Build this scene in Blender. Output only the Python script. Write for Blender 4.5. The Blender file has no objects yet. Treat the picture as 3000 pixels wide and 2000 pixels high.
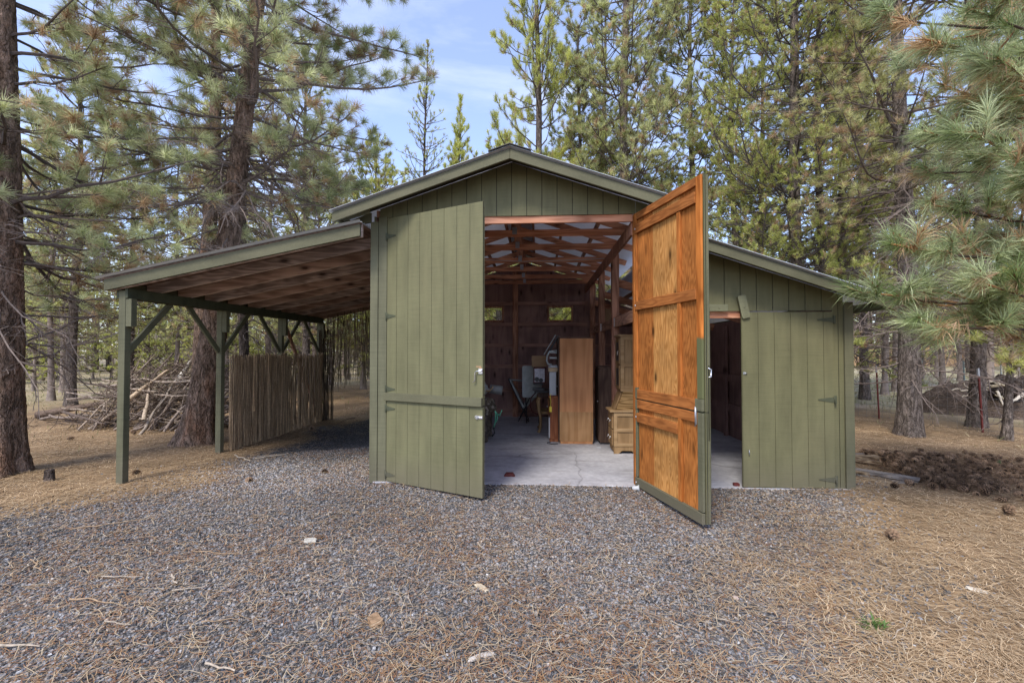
import bpy, math, random
import numpy as np
from mathutils import Vector, Matrix, noise as mnoise
R = math.radians
random.seed(5)
SC = bpy.context.scene
COL = SC.collection
# ---------------------------------------------------------------- camera model (surveyed from the photograph)
CAM = np.array([0.0, -6.1, 1.77]); YAW = R(3.33); PITCH = R(1.2); FPX = 1340.0
_fw = np.array([-math.sin(YAW)*math.cos(PITCH), math.cos(YAW)*math.cos(PITCH), math.sin(PITCH)])
_rt = np.array([math.cos(YAW), math.sin(YAW), 0.0]); _up = np.cross(_rt, _fw)
def at(x, y, Y):
    """survey helper: photo point (2352-wide grid) on the plane of depth Y -> metres"""
    s = 3000/2352
    r = _fw + _rt*(x*s-1500)/FPX - _up*(y*s-1000)/FPX
    return CAM + r*((Y-CAM[1])/r[1])
# ---------------------------------------------------------------- objects, things, parts
def link(o, parent=None):
    COL.objects.link(o)
    if parent is not None: o.parent = parent
    return o
def tag(o, label=None, cat=None, group=None, kind=None):
    if label: o['label'] = label
    if cat: o['category'] = cat
    if group: o['group'] = group
    if kind: o['kind'] = kind
    return o
def thing(name, label, cat, loc=(0, 0, 0), rz=0, group=None):
    o = bpy.data.objects.new(name, None); o.empty_display_size = .2
    o.location = loc; o.rotation_euler = (0, 0, rz)
    link(o); return tag(o, label, cat, group)
def copy_tree(o, parent=None):
    c = o.copy(); COL.objects.link(c); c.parent = parent
    for ch in list(o.children): copy_tree(ch, c)
    return c
class MB:
    def __init__(s): s.v = []; s.f = []; s.m = []; s.mi = 0; s.sm = []; s.smooth = False
    def quadbox(s, c):                       # 8 corners: bottom ring 0-3, top ring 4-7 (ccw seen from above)
        b = len(s.v); s.v += [tuple(p) for p in c]
        for f in ((3,2,1,0),(4,5,6,7),(0,1,5,4),(1,2,6,5),(2,3,7,6),(3,0,4,7)):
            s.add([b+i for i in f])
        return s
    def add(s, f): s.f.append(tuple(f)); s.m.append(s.mi); s.sm.append(s.smooth)
    def box(s, x0, x1, y0, y1, z0, z1):
        return s.quadbox([(x0,y0,z0),(x1,y0,z0),(x1,y1,z0),(x0,y1,z0),(x0,y0,z1),(x1,y0,z1),(x1,y1,z1),(x0,y1,z1)])
    def beam(s, p, q, w, h, up=(0,0,1)):     # w across, h along up
        p = Vector(p); q = Vector(q); d = (q-p).normalized(); u = Vector(up)
        a = d.cross(u).normalized(); u = a.cross(d).normalized()
        a *= w/2; u *= h/2
        return s.quadbox([p-a-u, p+a-u, q+a-u, q-a-u, p-a+u, p+a+u, q+a+u, q-a+u])
    def prism(s, poly, off):                 # planar polygon extruded by off
        b = len(s.v); n = len(poly); off = Vector(off)
        s.v += [tuple(p) for p in poly] + [tuple(Vector(p)+off) for p in poly]
        s.add(list(range(b, b+n))[::-1]); s.add(range(b+n, b+2*n))
        for i in range(n): s.add((b+i, b+(i+1)%n, b+n+(i+1)%n, b+n+i))
        return s
    def tube(s, pts, r, n=8, cap=True):
        pts = [Vector(p) for p in pts]; k = len(pts)
        rr = r if isinstance(r, (list, tuple)) else [r]*k
        b = len(s.v); ref = Vector((.13,.29,.95)).normalized(); sm = s.smooth; s.smooth = True
        for i, p in enumerate(pts):
            t = (pts[min(i+1,k-1)]-pts[max(i-1,0)]).normalized()
            if abs(t.dot(ref)) > .97: ref = Vector((.9,.3,.1)).normalized()
            a = t.cross(ref).normalized(); c = t.cross(a)
            for j in range(n):
                th = 2*math.pi*j/n; s.v.append(tuple(p+(a*math.cos(th)+c*math.sin(th))*rr[i]))
        for i in range(k-1):
            for j in range(n):
                s.add((b+i*n+j, b+i*n+(j+1)%n, b+(i+1)*n+(j+1)%n, b+(i+1)*n+j))
        s.smooth = sm
        if cap:
            s.add(range(b, b+n)); s.add(list(range(b+(k-1)*n, b+k*n))[::-1])
        return s
    def lathe(s, prof, c=(0,0,0), n=16):
        b = len(s.v); k = len(prof); sm = s.smooth; s.smooth = True
        for r, z in prof:
            for j in range(n):
                th = 2*math.pi*j/n; s.v.append((c[0]+r*math.cos(th), c[1]+r*math.sin(th), c[2]+z))
        for i in range(k-1):
            for j in range(n): s.add((b+i*n+j, b+i*n+(j+1)%n, b+(i+1)*n+(j+1)%n, b+(i+1)*n+j))
        s.smooth = sm; s.add(list(range(b, b+n))[::-1]); s.add(range(b+(k-1)*n, b+k*n))
        return s
    def build(s, name, mat, parent=None, bevel=0, loc=None, rz=0, fix=True):
        me = bpy.data.meshes.new(name); me.from_pydata(s.v, [], s.f)
        for m in (mat if isinstance(mat, (list, tuple)) else [mat]): me.materials.append(m)
        me.polygons.foreach_set('material_index', s.m); me.polygons.foreach_set('use_smooth', s.sm)
        me.update()
        if fix:
            import bmesh
            bm = bmesh.new(); bm.from_mesh(me); bmesh.ops.recalc_face_normals(bm, faces=bm.faces[:]); bm.to_mesh(me); bm.free()
        o = bpy.data.objects.new(name, me); link(o, parent)
        if loc is not None: o.location = loc
        if rz: o.rotation_euler = (0, 0, rz)
        if bevel:
            b = o.modifiers.new('Bevel', 'BEVEL'); b.width = bevel; b.segments = 2; b.limit_method = 'ANGLE'; b.angle_limit = R(40)
        return o
# bulk mesh from arrays (triangles/quads with a colour per vertex)
class Bulk:
    def __init__(s): s.V = []; s.T = []; s.Q = []; s.C = []; s.n = 0
    def put(s, v, tris=None, quads=None, col=None):
        v = np.asarray(v, np.float32).reshape(-1, 3)
        if tris is not None and len(tris): s.T.append(np.asarray(tris, np.int64).reshape(-1, 3)+s.n)
        if quads is not None and len(quads): s.Q.append(np.asarray(quads, np.int64).reshape(-1, 4)+s.n)
        if col is None: col = np.ones((len(v), 3), np.float32)
        s.C.append(np.broadcast_to(np.asarray(col, np.float32), (len(v), 3))); s.V.append(v); s.n += len(v)
    def mesh(s, name, mat, smooth=False):
        me = bpy.data.meshes.new(name)
        V = np.concatenate(s.V); C = np.concatenate(s.C)
        T = np.concatenate(s.T) if s.T else np.zeros((0, 3), np.int64)
        Q = np.concatenate(s.Q) if s.Q else np.zeros((0, 4), np.int64)
        me.vertices.add(len(V)); me.vertices.foreach_set('co', V.ravel())
        me.loops.add(T.size+Q.size); me.loops.foreach_set('vertex_index', np.concatenate([T.ravel(), Q.ravel()]).astype(np.int32))
        me.polygons.add(len(T)+len(Q))
        st = np.concatenate([np.arange(len(T))*3, T.size+np.arange(len(Q))*4]).astype(np.int32)
        me.polygons.foreach_set('loop_start', st)
        me.polygons.foreach_set('use_smooth', np.full(len(st), smooth))
        a = me.color_attributes.new('tint', 'FLOAT_COLOR', 'POINT')
        a.data.foreach_set('color', np.concatenate([C, np.ones((len(C), 1), np.float32)], 1).astype(np.float32).ravel())
        me.materials.append(mat); me.update(calc_edges=True); me.validate()
        return me
    def build(s, name, mat, parent=None, smooth=False, loc=None):
        o = bpy.data.objects.new(name, s.mesh(name, mat, smooth)); link(o, parent)
        if loc is not None: o.location = loc
        return o
def unit(a): return a/np.maximum(np.linalg.norm(a, axis=-1, keepdims=True), 1e-9)
def tubes(B, P, rad, sides=4, col=None):     # P (n,k,3), rad (n,k)
    n, k, _ = P.shape
    if n == 0: return
    t = np.gradient(P, axis=1); t = unit(t)
    ref = np.where(np.abs(t[..., 2:3]) > .9, np.array([1., .1, 0]), np.array([.05, .1, 1.]))
    a = unit(np.cross(t, ref)); c = np.cross(t, a)
    th = 2*np.pi*np.arange(sides)/sides
    v = P[:, :, None, :] + (a[:, :, None, :]*np.cos(th)[None, None, :, None]+c[:, :, None, :]*np.sin(th)[None, None, :, None])*rad[:, :, None, None]
    i = np.arange(n)[:, None, None]*k*sides + np.arange(k-1)[None, :, None]*sides
    j = np.arange(sides)[None, None, :]; j2 = (j+1) % sides
    q = np.stack([i+j, i+j2, i+sides+j2, i+sides+j], -1).reshape(-1, 4)
    cc = None
    if col is not None: cc = np.repeat(np.asarray(col, np.float32).reshape(-1, 3) if np.ndim(col) == 2 else np.tile(col, (n, 1)), k*sides, 0)
    B.put(v.reshape(-1, 3), quads=q, col=cc)
# ---------------------------------------------------------------- materials
class NT:
    def __init__(s, name, rough=.7, spec=.3):
        s.m = bpy.data.materials.new(name); s.m.use_nodes = True; s.t = s.m.node_tree; s.t.nodes.clear()
        s.out = s.n('ShaderNodeOutputMaterial'); s.b = s.n('ShaderNodeBsdfPrincipled')
        s.b.inputs['Roughness'].default_value = rough; s.b.inputs['Specular IOR Level'].default_value = spec
        s.l(s.b.outputs[0], s.out.inputs[0])
    def n(s, t, **k):
        x = s.t.nodes.new(t)
        for a, v in k.items(): setattr(x, a, v)
        return x
    def l(s, a, b): s.t.links.new(a, b)
    def coord(s, which='Object', scale=(1,1,1), loc=(0,0,0), rot=(0,0,0)):
        c = s.n('ShaderNodeTexCoord'); m = s.n('ShaderNodeMapping')
        m.inputs['Scale'].default_value = scale; m.inputs['Location'].default_value = loc; m.inputs['Rotation'].default_value = rot
        s.l(c.outputs[which], m.inputs[0]); return m.outputs[0]
    def noise(s, vec, scale=5, detail=4, rough=.55, dist=0, out='Fac'):
        x = s.n('ShaderNodeTexNoise'); x.inputs['Scale'].default_value = scale; x.inputs['Detail'].default_value = detail
        x.inputs['Roughness'].default_value = rough; x.inputs['Distortion'].default_value = dist
        if vec is not None: s.l(vec, x.inputs['Vector'])
        return x.outputs[out]
    def vor(s, vec, scale=5, feat='F1', out='Distance', rnd=1):
        x = s.n('ShaderNodeTexVoronoi', feature=feat); x.inputs['Scale'].default_value = scale; x.inputs['Randomness'].default_value = rnd
        s.l(vec, x.inputs['Vector']); return x.outputs[out]
    def ramp(s, fac, stops, interp='LINEAR'):
        x = s.n('ShaderNodeValToRGB'); e = x.color_ramp.elements; x.color_ramp.interpolation = interp
        while len(e) < len(stops): e.new(.5)
        for i, (p, c) in enumerate(stops):
            e[i].position = p; e[i].color = (*c, 1) if not isinstance(c, (int, float)) else (c, c, c, 1)
        s.l(fac, x.inputs[0]); return x.outputs[0]
    def mix(s, fac, a, b, mode='MIX'):
        x = s.n('ShaderNodeMix', data_type='RGBA', blend_type=mode)
        for i, v in ((0, fac), (6, a), (7, b)):
            if isinstance(v, (int, float)): x.inputs[i].default_value = v if i == 0 else (v, v, v, 1)
            elif isinstance(v, tuple): x.inputs[i].default_value = (*v, 1)
            else: s.l(v, x.inputs[i])
        return x.outputs[2]
    def math(s, op, a, b=0.):
        x = s.n('ShaderNodeMath', operation=op)
        for i, v in ((0, a), (1, b)):
            if isinstance(v, (int, float)): x.inputs[i].default_value = v
            else: s.l(v, x.inputs[i])
        return x.outputs[0]
    def base(s, c):
        if isinstance(c, tuple): s.b.inputs['Base Color'].default_value = (*c, 1)
        else: s.l(c, s.b.inputs['Base Color'])
    def bump(s, h, strength=.4, dist=.01):
        x = s.n('ShaderNodeBump'); x.inputs['Strength'].default_value = strength; x.inputs['Distance'].default_value = dist
        s.l(h, x.inputs['Height']); s.l(x.outputs[0], s.b.inputs['Normal'])
def plain(name, c, rough=.6, spec=.3, metal=0, var=.25, scale=9):
    t = NT(name, rough, spec); t.b.inputs['Metallic'].default_value = metal
    v = t.coord(); n = t.noise(v, scale, 5, .6)
    t.base(t.mix(1.0, c, t.ramp(n, [(.25, 1-var), (.75, 1+var)]), 'MULTIPLY'))
    t.bump(t.noise(v, scale*6, 3), .08, .004); return t.m
def paint_green(name, c, saw=(3, 3, 150), wear=.35, streak=(2.5, 2.5, .5)):
    t = NT(name, .72, .22); v = t.coord(scale=saw); n1 = t.noise(v, 1.0, 4, .6)
    v2 = t.coord(scale=streak); n2 = t.noise(v2, 2.2, 5, .6)
    v3 = t.coord(); n3 = t.noise(v3, 42, 3, .5); n4 = t.noise(v3, .9, 3, .5)
    col = t.mix(1.0, c, t.ramp(n2, [(.25, 1-wear), (.55, 1.0), (.8, 1.18)]), 'MULTIPLY')
    col = t.mix(1.0, col, t.ramp(n1, [(.3, .86), (.5, 1.0), (.75, 1.09)]), 'MULTIPLY')
    col = t.mix(t.ramp(n3, [(.62, 0.), (.8, .35)]), col, (c[0]*.45, c[1]*.45, c[2]*.5))
    col = t.mix(t.ramp(n4, [(.5, 0.), (.8, .3)]), col, (c[0]*1.25, c[1]*1.12, c[2]*1.2))
    # dirt splash near the ground
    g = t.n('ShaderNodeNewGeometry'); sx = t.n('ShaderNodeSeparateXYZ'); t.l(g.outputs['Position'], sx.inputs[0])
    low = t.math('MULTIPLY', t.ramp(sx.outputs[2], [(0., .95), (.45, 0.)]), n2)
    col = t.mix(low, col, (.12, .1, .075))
    t.base(col); t.bump(n1, .25, .004); return t.m
def wood(name, c1, c2, axis='z', freq=26, knots=True, dark=.4, scale=1., green=None):
    t = NT(name, .75, .12); a = {'x': 0, 'y': 1, 'z': 2}[axis]
    sc = [5.*scale]*3; sc[a] = .62*scale; v = t.coord(scale=tuple(sc)); gi = t.n('ShaderNodeObjectInfo')
    ad = t.n('ShaderNodeVectorMath', operation='ADD'); t.l(v, ad.inputs[0])
    cb = t.n('ShaderNodeCombineXYZ'); r = t.math('MULTIPLY', gi.outputs['Random'], 37.)
    for i in range(3): t.l(r, cb.inputs[i])
    t.l(cb.outputs[0], ad.inputs[1]); v = ad.outputs[0]
    n = t.noise(v, 1.1, 2, .5, .35); s = t.math('SINE', t.math('MULTIPLY', n, float(freq)*3)); s = t.math('ADD', t.math('MULTIPLY', s, .5), .5)
    fsc = [55.*scale]*3; fsc[a] = 2.2*scale; fine = t.noise(t.coord(scale=tuple(fsc)), 1, 3, .6)
    f = t.math('ADD', t.math('MULTIPLY', s, .55), t.math('MULTIPLY', fine, .45))
    col = t.mix(t.ramp(f, [(.2, 0.), (.8, 1.)]), c1, c2)
    big = t.noise(t.coord(), 1.3*scale, 3); col = t.mix(1.0, col, t.ramp(big, [(.3, .68), (.7, 1.2)]), 'MULTIPLY')
    if knots:
        ks = [4.]*3; ks[a] = 1.5; ks[1 if axis != 'y' else 0] = .02; k = t.vor(t.coord(scale=tuple(ks)), 1.3)
        col = t.mix(t.ramp(k, [(.07, .95), (.13, .5), (.24, 0.)]), col, (c1[0]*dark*.4, c1[1]*dark*.4, c1[2]*dark*.4))
    if green:                                # worn green paint drips low down
        g = t.n('ShaderNodeNewGeometry'); sx = t.n('ShaderNodeSeparateXYZ'); t.l(g.outputs['Position'], sx.inputs[0])
        col = t.mix(t.ramp(t.math('ADD', t.math('MULTIPLY', sx.outputs[2], .3), t.math('MULTIPLY', big, .06)), [(.60, 1.), (.61, 0.)]), col, green)
    t.base(col); t.bump(f, .25, .003); return t.m
M = {}
G = (.142, .137, .07)
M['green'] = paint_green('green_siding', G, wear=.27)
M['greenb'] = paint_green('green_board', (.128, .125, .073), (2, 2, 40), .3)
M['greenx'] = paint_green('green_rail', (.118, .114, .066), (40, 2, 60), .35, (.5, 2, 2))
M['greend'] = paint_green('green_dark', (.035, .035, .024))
M['orange'] = wood('stained_plywood', (.255, .085, .018), (.42, .155, .038), 'z', 22, True, .4, 2.1)
M['orange2'] = wood('stained_plywood_light', (.345, .15, .038), (.54, .27, .085), 'z', 24, True, .4, 2.1)
M['rail'] = wood('stained_rail', (.235, .08, .021), (.36, .132, .036), 'x', 14, False, .4, 1.8)
M['railz'] = wood('stained_stile', (.285, .092, .019), (.42, .148, .035), 'z', 14, False, .4, 1.8)
M['raft'] = wood('weathered_rafter', (.27, .20, .165), (.54, .42, .35), 'x', 18, True, .5)
M['raftr'] = wood('red_rafter', (.32, .205, .15), (.56, .39, .30), 'x', 12, True, .5)
M['raftb'] = wood('weathered_lit_rafter_edge', (.46, .36, .29), (.66, .54, .45), 'x', 10, False)  # rafter undersides: weathered wood, with light off the gravel put into the colour
M['truss'] = wood('red_truss_wood', (.42, .18, .10), (.64, .32, .19), 'x', 14, True, .5)
M['purl'] = wood('purlin_wood', (.26, .135, .085), (.45, .25, .16), 'y', 14)
M['postw'] = wood('interior_post_wood', (.28, .13, .08), (.48, .25, .16), 'z', 14)
M['ply'] = wood('dark_plywood', (.23, .135, .115), (.30, .18, .15), 'z', 6, True, .5, 1.2)
M['girt'] = wood('girt_wood', (.29, .16, .125), (.38, .22, .17), 'x', 10)
M['deck'] = wood('roof_deck_wood', (.12, .075, .06), (.22, .14, .11), 'y', 12, True)
M['oak'] = wood('oak_veneer', (.25, .152, .07), (.34, .215, .105), 'z', 9, False)
M['oakx'] = wood('oak_trim', (.29, .18, .085), (.39, .255, .13), 'x', 9, False)
M['walnut'] = wood('walnut_side', (.44, .20, .085), (.56, .27, .12), 'z', 10, False, .4, .6)
M['dkwood'] = wood('dark_cabinet_wood', (.07, .042, .03), (.12, .075, .052), 'z', 16, False)
M['cherry'] = wood('cherry_wood', (.22, .075, .035), (.34, .13, .06), 'z', 14, False)
M['metal'] = plain('galvanized_metal', (.42, .44, .46), .38, .5, .75, .18, 4)
M['tin'] = plain('corrugated_tin', (.52, .55, .58), .42, .5, .35, .15, 3)
M['tin_in'] = plain('roof_tin_fill_light', (.80, .80, .82), .35, .5, .7, .12, 2)
_t = [n for n in M['tin_in'].node_tree.nodes]
_nt = M['tin_in'].node_tree; _p = [n for n in _t if n.type == 'BSDF_PRINCIPLED'][0]; _o = [n for n in _t if n.type == 'OUTPUT_MATERIAL'][0]
_tr = _nt.nodes.new('ShaderNodeBsdfTranslucent'); _tr.inputs[0].default_value = (.75, .78, .86, 1); _mx = _nt.nodes.new('ShaderNodeMixShader'); _mx.inputs[0].default_value = .08  # translucency added to the metal sheet so daylight through it brightens the interior
_nt.links.new(_p.outputs[0], _mx.inputs[1]); _nt.links.new(_tr.outputs[0], _mx.inputs[2]); _nt.links.new(_mx.outputs[0], _o.inputs[0])
M['steel'] = plain('bright_steel', (.7, .7, .7), .3, .5, .9, .1)
M['black'] = plain('black_plastic', (.02, .02, .022), .45, .4)
M['grey'] = plain('grey_fabric', (.30, .31, .295), .8, .2)
M['greyl'] = plain('light_grey_plastic', (.42, .45, .42), .6, .3)
M['white'] = plain('white_plastic', (.42, .43, .43), .5, .4, 0, .08)
M['card'] = plain('cardboard', (.33, .21, .115), .85, .15, 0, .12)
M['red'] = plain('faded_red_paint', (.10, .02, .016), .6, .3)
M['hose'] = plain('green_hose_rubber', (.12, .42, .26), .45, .4, 0, .1)
M['yellow'] = plain('yellow_plastic', (.7, .55, .05), .5, .3, 0, .1)
M['glass'] = NT('window_glass', .08, .5).m
_b = [n for n in M['glass'].node_tree.nodes if n.type == 'BSDF_PRINCIPLED'][0]
_b.inputs['Transmission Weight'].default_value = 1.0; _b.inputs['IOR'].default_value = 1.02; _b.inputs['Base Color'].default_value = (.9, .93, .88, 1)
def concrete():
    t = NT('worn_concrete', .7, .3); v = t.coord()
    n = t.noise(v, 1.6, 6, .65, .3); n2 = t.noise(v, 14, 5, .6); st = t.noise(t.coord(scale=(.6, 2.6, 1)), 1.7, 5, .6)
    col = t.ramp(n, [(.3, (.30, .295, .31)), (.55, (.40, .395, .41)), (.75, (.47, .46, .46))])
    col = t.mix(1., col, t.ramp(n2, [(.3, .82), (.7, 1.12)]), 'MULTIPLY')
    col = t.mix(t.ramp(st, [(.52, 0.), (.68, .45)]), col, (.12, .105, .09))
    dn = t.noise(v, 3, 3, .5, 0, 'Color'); ad = t.n('ShaderNodeVectorMath', operation='MULTIPLY_ADD')
    t.l(dn, ad.inputs[0]); ad.inputs[1].default_value = (.25, .25, .25); t.l(v, ad.inputs[2])
    cr = t.vor(ad.outputs[0], .33, 'DISTANCE_TO_EDGE'); crk = t.ramp(cr, [(.0, .5), (.005, 0.)])
    col = t.mix(crk, col, (.09, .085, .08)); sp = t.noise(v, 55, 2); col = t.mix(t.ramp(sp, [(.70, 0.), (.76, .6)]), col, (.06, .05, .045))
    t.base(col); t.bump(n2, .15, .004); return t.m
M['concrete'] = concrete()
def bark(name, c1, c2, c3, sc=1., zs=.2):
    t = NT(name, .92, .08); v = t.coord(scale=(sc, sc, sc*zs))
    d = t.noise(t.coord(), 9*sc, 3, .6, 0, 'Color'); ad = t.n('ShaderNodeVectorMath', operation='MULTIPLY_ADD')
    t.l(d, ad.inputs[0]); ad.inputs[1].default_value = (.10, .10, .05); t.l(v, ad.inputs[2])
    r1 = t.math('ABSOLUTE', t.math('SUBTRACT', t.noise(ad.outputs[0], 13, 3, .55), .5)); r2 = t.math('ABSOLUTE', t.math('SUBTRACT', t.noise(ad.outputs[0], 29, 3, .6), .5))
    rid = t.math('ADD', t.ramp(r1, [(0., 0.), (.10, 1.)]), t.math('MULTIPLY', t.ramp(r2, [(0., 0.), (.12, 1.)]), .45))
    n = t.noise(t.coord(scale=(1, 1, .5)), 40*sc, 5, .7); pl = t.noise(t.coord(scale=(1, 1, .4)), 11*sc, 2)
    col = t.mix(t.ramp(pl, [(.38, 0.), (.62, 1.)]), c1, c2); col = t.mix(1., col, t.ramp(n, [(.28, .5), (.72, 1.45)]), 'MULTIPLY')
    big = t.noise(t.coord(scale=(1, 1, .35)), 2.4, 4, .65); col = t.mix(t.ramp(big, [(.5, 0.), (.72, .6)]), col, c3)
    col = t.mix(1., col, t.ramp(rid, [(0., .33), (.7, 1.), (1.4, 1.15)]), 'MULTIPLY')
    t.base(col); t.bump(t.math('ADD', rid, t.math('MULTIPLY', n, .6)), 1., .03); return t.m
M['bark'] = bark('ponderosa_bark', (.165, .115, .082), (.30, .21, .155), (.35, .17, .09))
M['bark_grey'] = bark('grey_bark', (.15, .12, .098), (.28, .23, .19), (.2, .155, .125), 1.5)
M['bark_dark'] = bark('dark_bark', (.08, .062, .052), (.15, .118, .098), (.13, .09, .07), 1.4)
M['bark_far'] = plain('far_bark', (.24, .195, .165), .9, .1, 0, .4, 6)
def tinted(name, rough=.45, spec=.4, trans=.48, var=0):
    t = NT(name, rough, spec); a = t.n('ShaderNodeAttribute', attribute_name='tint'); c = a.outputs['Color']
    if var: c = t.mix(1., c, t.ramp(t.noise(t.coord(), 25, 4), [(.3, 1-var), (.7, 1+var)]), 'MULTIPLY')
    t.l(c, t.b.inputs['Base Color'])
    if trans:
        tr = t.n('ShaderNodeBsdfTranslucent'); t.l(c, tr.inputs[0]); mx = t.n('ShaderNodeMixShader'); mx.inputs[0].default_value = trans
        t.l(t.b.outputs[0], mx.inputs[1]); t.l(tr.outputs[0], mx.inputs[2]); t.l(mx.outputs[0], t.out.inputs[0])
    return t.m
M['needle'] = tinted('pine_needles'); M['twig'] = tinted('twig_bark', .85, .1, 0, .3); M['stone'] = tinted('gravel_stone', .8, .25, 0, .25)
M['straw'] = tinted('dry_needle', .7, .2, .12); M['reed'] = tinted('dry_reed', .7, .2, .15, .2); M['cone'] = tinted('cone_scale', .75, .2, 0, .2)
M['deadwood'] = tinted('dead_wood', .85, .1, 0, .35)
# ================================================================ the barn
AX, AZ, PM = -.36, 4.32, .336                 # apex x, top of fascia z, pitch of the main roof
XL, XR, XS, YB = -2.25, 1.53, 3.98, 6.2
def zm(x): return AZ - PM*abs(x-AX)           # main roof line (top of fascia)
def zs(x): return 3.30 - .34*(x-1.53)         # lean-to roof line
def zc(x): return 3.42 - .196*(XL-x)          # carport roof line
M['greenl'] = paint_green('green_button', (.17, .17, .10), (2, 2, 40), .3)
GRV = [M['green'], M['greend']]
barn = thing('barn', 'olive green wooden barn with open double doors, side carport and lean-to on a gravel yard', 'barn')
def siding(mb, x0, x1, zb, zt, y, t=.02, phase=0., pitch=.203, g=.009):
    """grooved plywood siding facing -y; zt is a function of x"""
    xs = [x0]; k = math.ceil((x0-phase)/pitch + 1e-6)
    while phase+k*pitch < x1-.02: xs.append(phase+k*pitch); k += 1
    xs.append(x1)
    def poly(a, b, yy):
        top = [(b, yy, zt(b))]
        if a < AX < b: top.append((AX, yy, zt(AX)))
        top.append((a, yy, zt(a)))
        return [(a, yy, zb), (b, yy, zb)] + top
    for i in range(len(xs)-1):
        a = xs[i] + (g/2 if i else 0); b = xs[i+1] - (g/2 if i < len(xs)-2 else 0)
        mb.prism(poly(a, b, y), (0, .009, 0))
    mb.mi = 1; mb.prism(poly(x0+.003, x1-.003, y+.0092), (0, t-.0092, 0)); mb.mi = 0
# --- gable wall
w = MB(); siding(w, -2.16, 1.28, 3.585, lambda x: zm(x)-.008, 0, .02, AX)
siding(w, 1.283, XR-.002, -.02, lambda x: zm(x)-.008, 0, .02, AX); w.build('gable_wall', GRV, barn)
w = MB(); siding(w, XR, 1.86, -.02, lambda x: zs(x)-.008, -.002, .02, 2.01)
siding(w, 1.862, 3.76, 2.29, lambda x: zs(x)-.008, -.002, .02, 2.01); siding(w, 3.762, 3.90, -.02, lambda x: zs(x)-.008, -.002, .02, 2.01)
w.build('lean_to_wall', GRV, barn)
w = MB(); w.box(XL, XL+.02, .03, YB, -.02, zm(XL)-.07); w.build('side_wall', M['green'], barn)
w = MB(); w.box(XS-.02, XS, .03, YB, -.02, zs(XS)-.06); w.build('side_wall', M['green'], barn)
# inside linings of the two long walls
w = MB(); w.box(XL+.022, XL+.034, .04, YB-.01, 0.021, zm(XL)-.09); w.build('wall_lining', M['ply'], barn)
w = MB(); w.box(XS-.034, XS-.022, .04, YB-.01, 0.021, zs(XS)-.09)
for z in (.55, 1.15, 1.75): w.box(XS-.075, XS-.036, .06, YB-.06, z, z+.14)
for y in (1.8, 3.6, 5.4): w.box(XS-.13, XS-.08, y, y+.12, .021, 2.3)
w.build('wall_lining', M['ply'], barn)
# --- rear wall with two window openings
w = MB(); WX = [(-1.62, -.99), (.28, .87)]; wz0, wz1 = 2.60, 2.93; y0, y1 = YB, YB+.02
w.box(XL+.03, XR, y0, y1, 0, wz0)
for a, b in ((XL+.03, -1.62), (-.99, .28), (.87, XR)): w.box(a, b, y0, y1, wz0+.0005, wz1)
w.prism([(XL+.03, y0, wz1+.0005), (XR, y0, wz1+.0005), (XR, y0, zm(XR)-.15), (AX, y0, zm(AX)-.15), (XL+.03, y0, zm(XL)-.13)], (0, .02, 0))
w.prism([(XR+.001, y0, 0), (XS-.03, y0, 0), (XS-.03, y0, zs(XS)-.08), (XR+.001, y0, zs(XR)-.08)], (0, .02, 0))
w.build('rear_wall', M['ply'], barn)
g = MB()
for z in (3.0, 2.44, 1.88, 1.32, .68, .12):
    for a, b in ((XL+.05, -.69), (-.55, 1.3), (1.46, XS-.08)): g.box(a, b, YB-.042, YB-.002, z, z+.09)
g.build('girt', M['girt'], barn)
g = MB(); g.box(-.69, -.55, YB-.14, YB-.003, .021, 4.0); g.build('post', M['postw'], barn)
for a, b in WX:
    f = MB(); 
    for q in ((a-.05, a, wz0-.05, wz1+.05), (b, b+.05, wz0-.05, wz1+.05), (a, b, wz0-.05, wz0), (a, b, wz1, wz1+.05)): f.box(q[0], q[1], YB-.03, YB-.003, q[2], q[3])
    fo = f.build('window', M['postw'], barn)
    p = MB(); p.box(a, b, YB+.006, YB+.01, wz0, wz1); p.build('pane', M['glass'], fo)
# --- corner boards and casing
w = MB(); w.box(XL-.03, XL+.075, -.032, .0, -.03, zm(XL)-.16); w.build('corner_trim', M['greenb'], barn, .004)
w = MB(); w.box(XL-.03, XL-.002, .002, .10, -.03, zm(XL)-.16); w.build('corner_trim', M['greenb'], barn, .004)
w = MB(); w.box(3.90, XS+.03, -.028, -.002, -.03, zs(XS)-.07); w.build('corner_trim', M['greenb'], barn, .004)
w = MB(); w.box(XL+.078, -2.055, -.02, .018, -.02, 3.60); w.build('door_casing', M['greenb'], barn, .004)
w = MB(); w.box(-2.04, 1.25, .022, .062, 3.49, 3.61); w.build('header', M['truss'], barn, .003)
w = MB(); w.box(1.255, 1.281, -.012, .09, .02, 3.58); w.build('door_jamb', M['railz'], barn, .003)
w = MB(); w.box(-2.09, -2.053, .02, .12, .02, 3.58); w.build('door_jamb', M['postw'], barn, .003)
w = MB(); w.box(1.862, 2.66, .02, .06, 2.20, 2.31); w.build('header', M['truss'], barn, .003)
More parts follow.
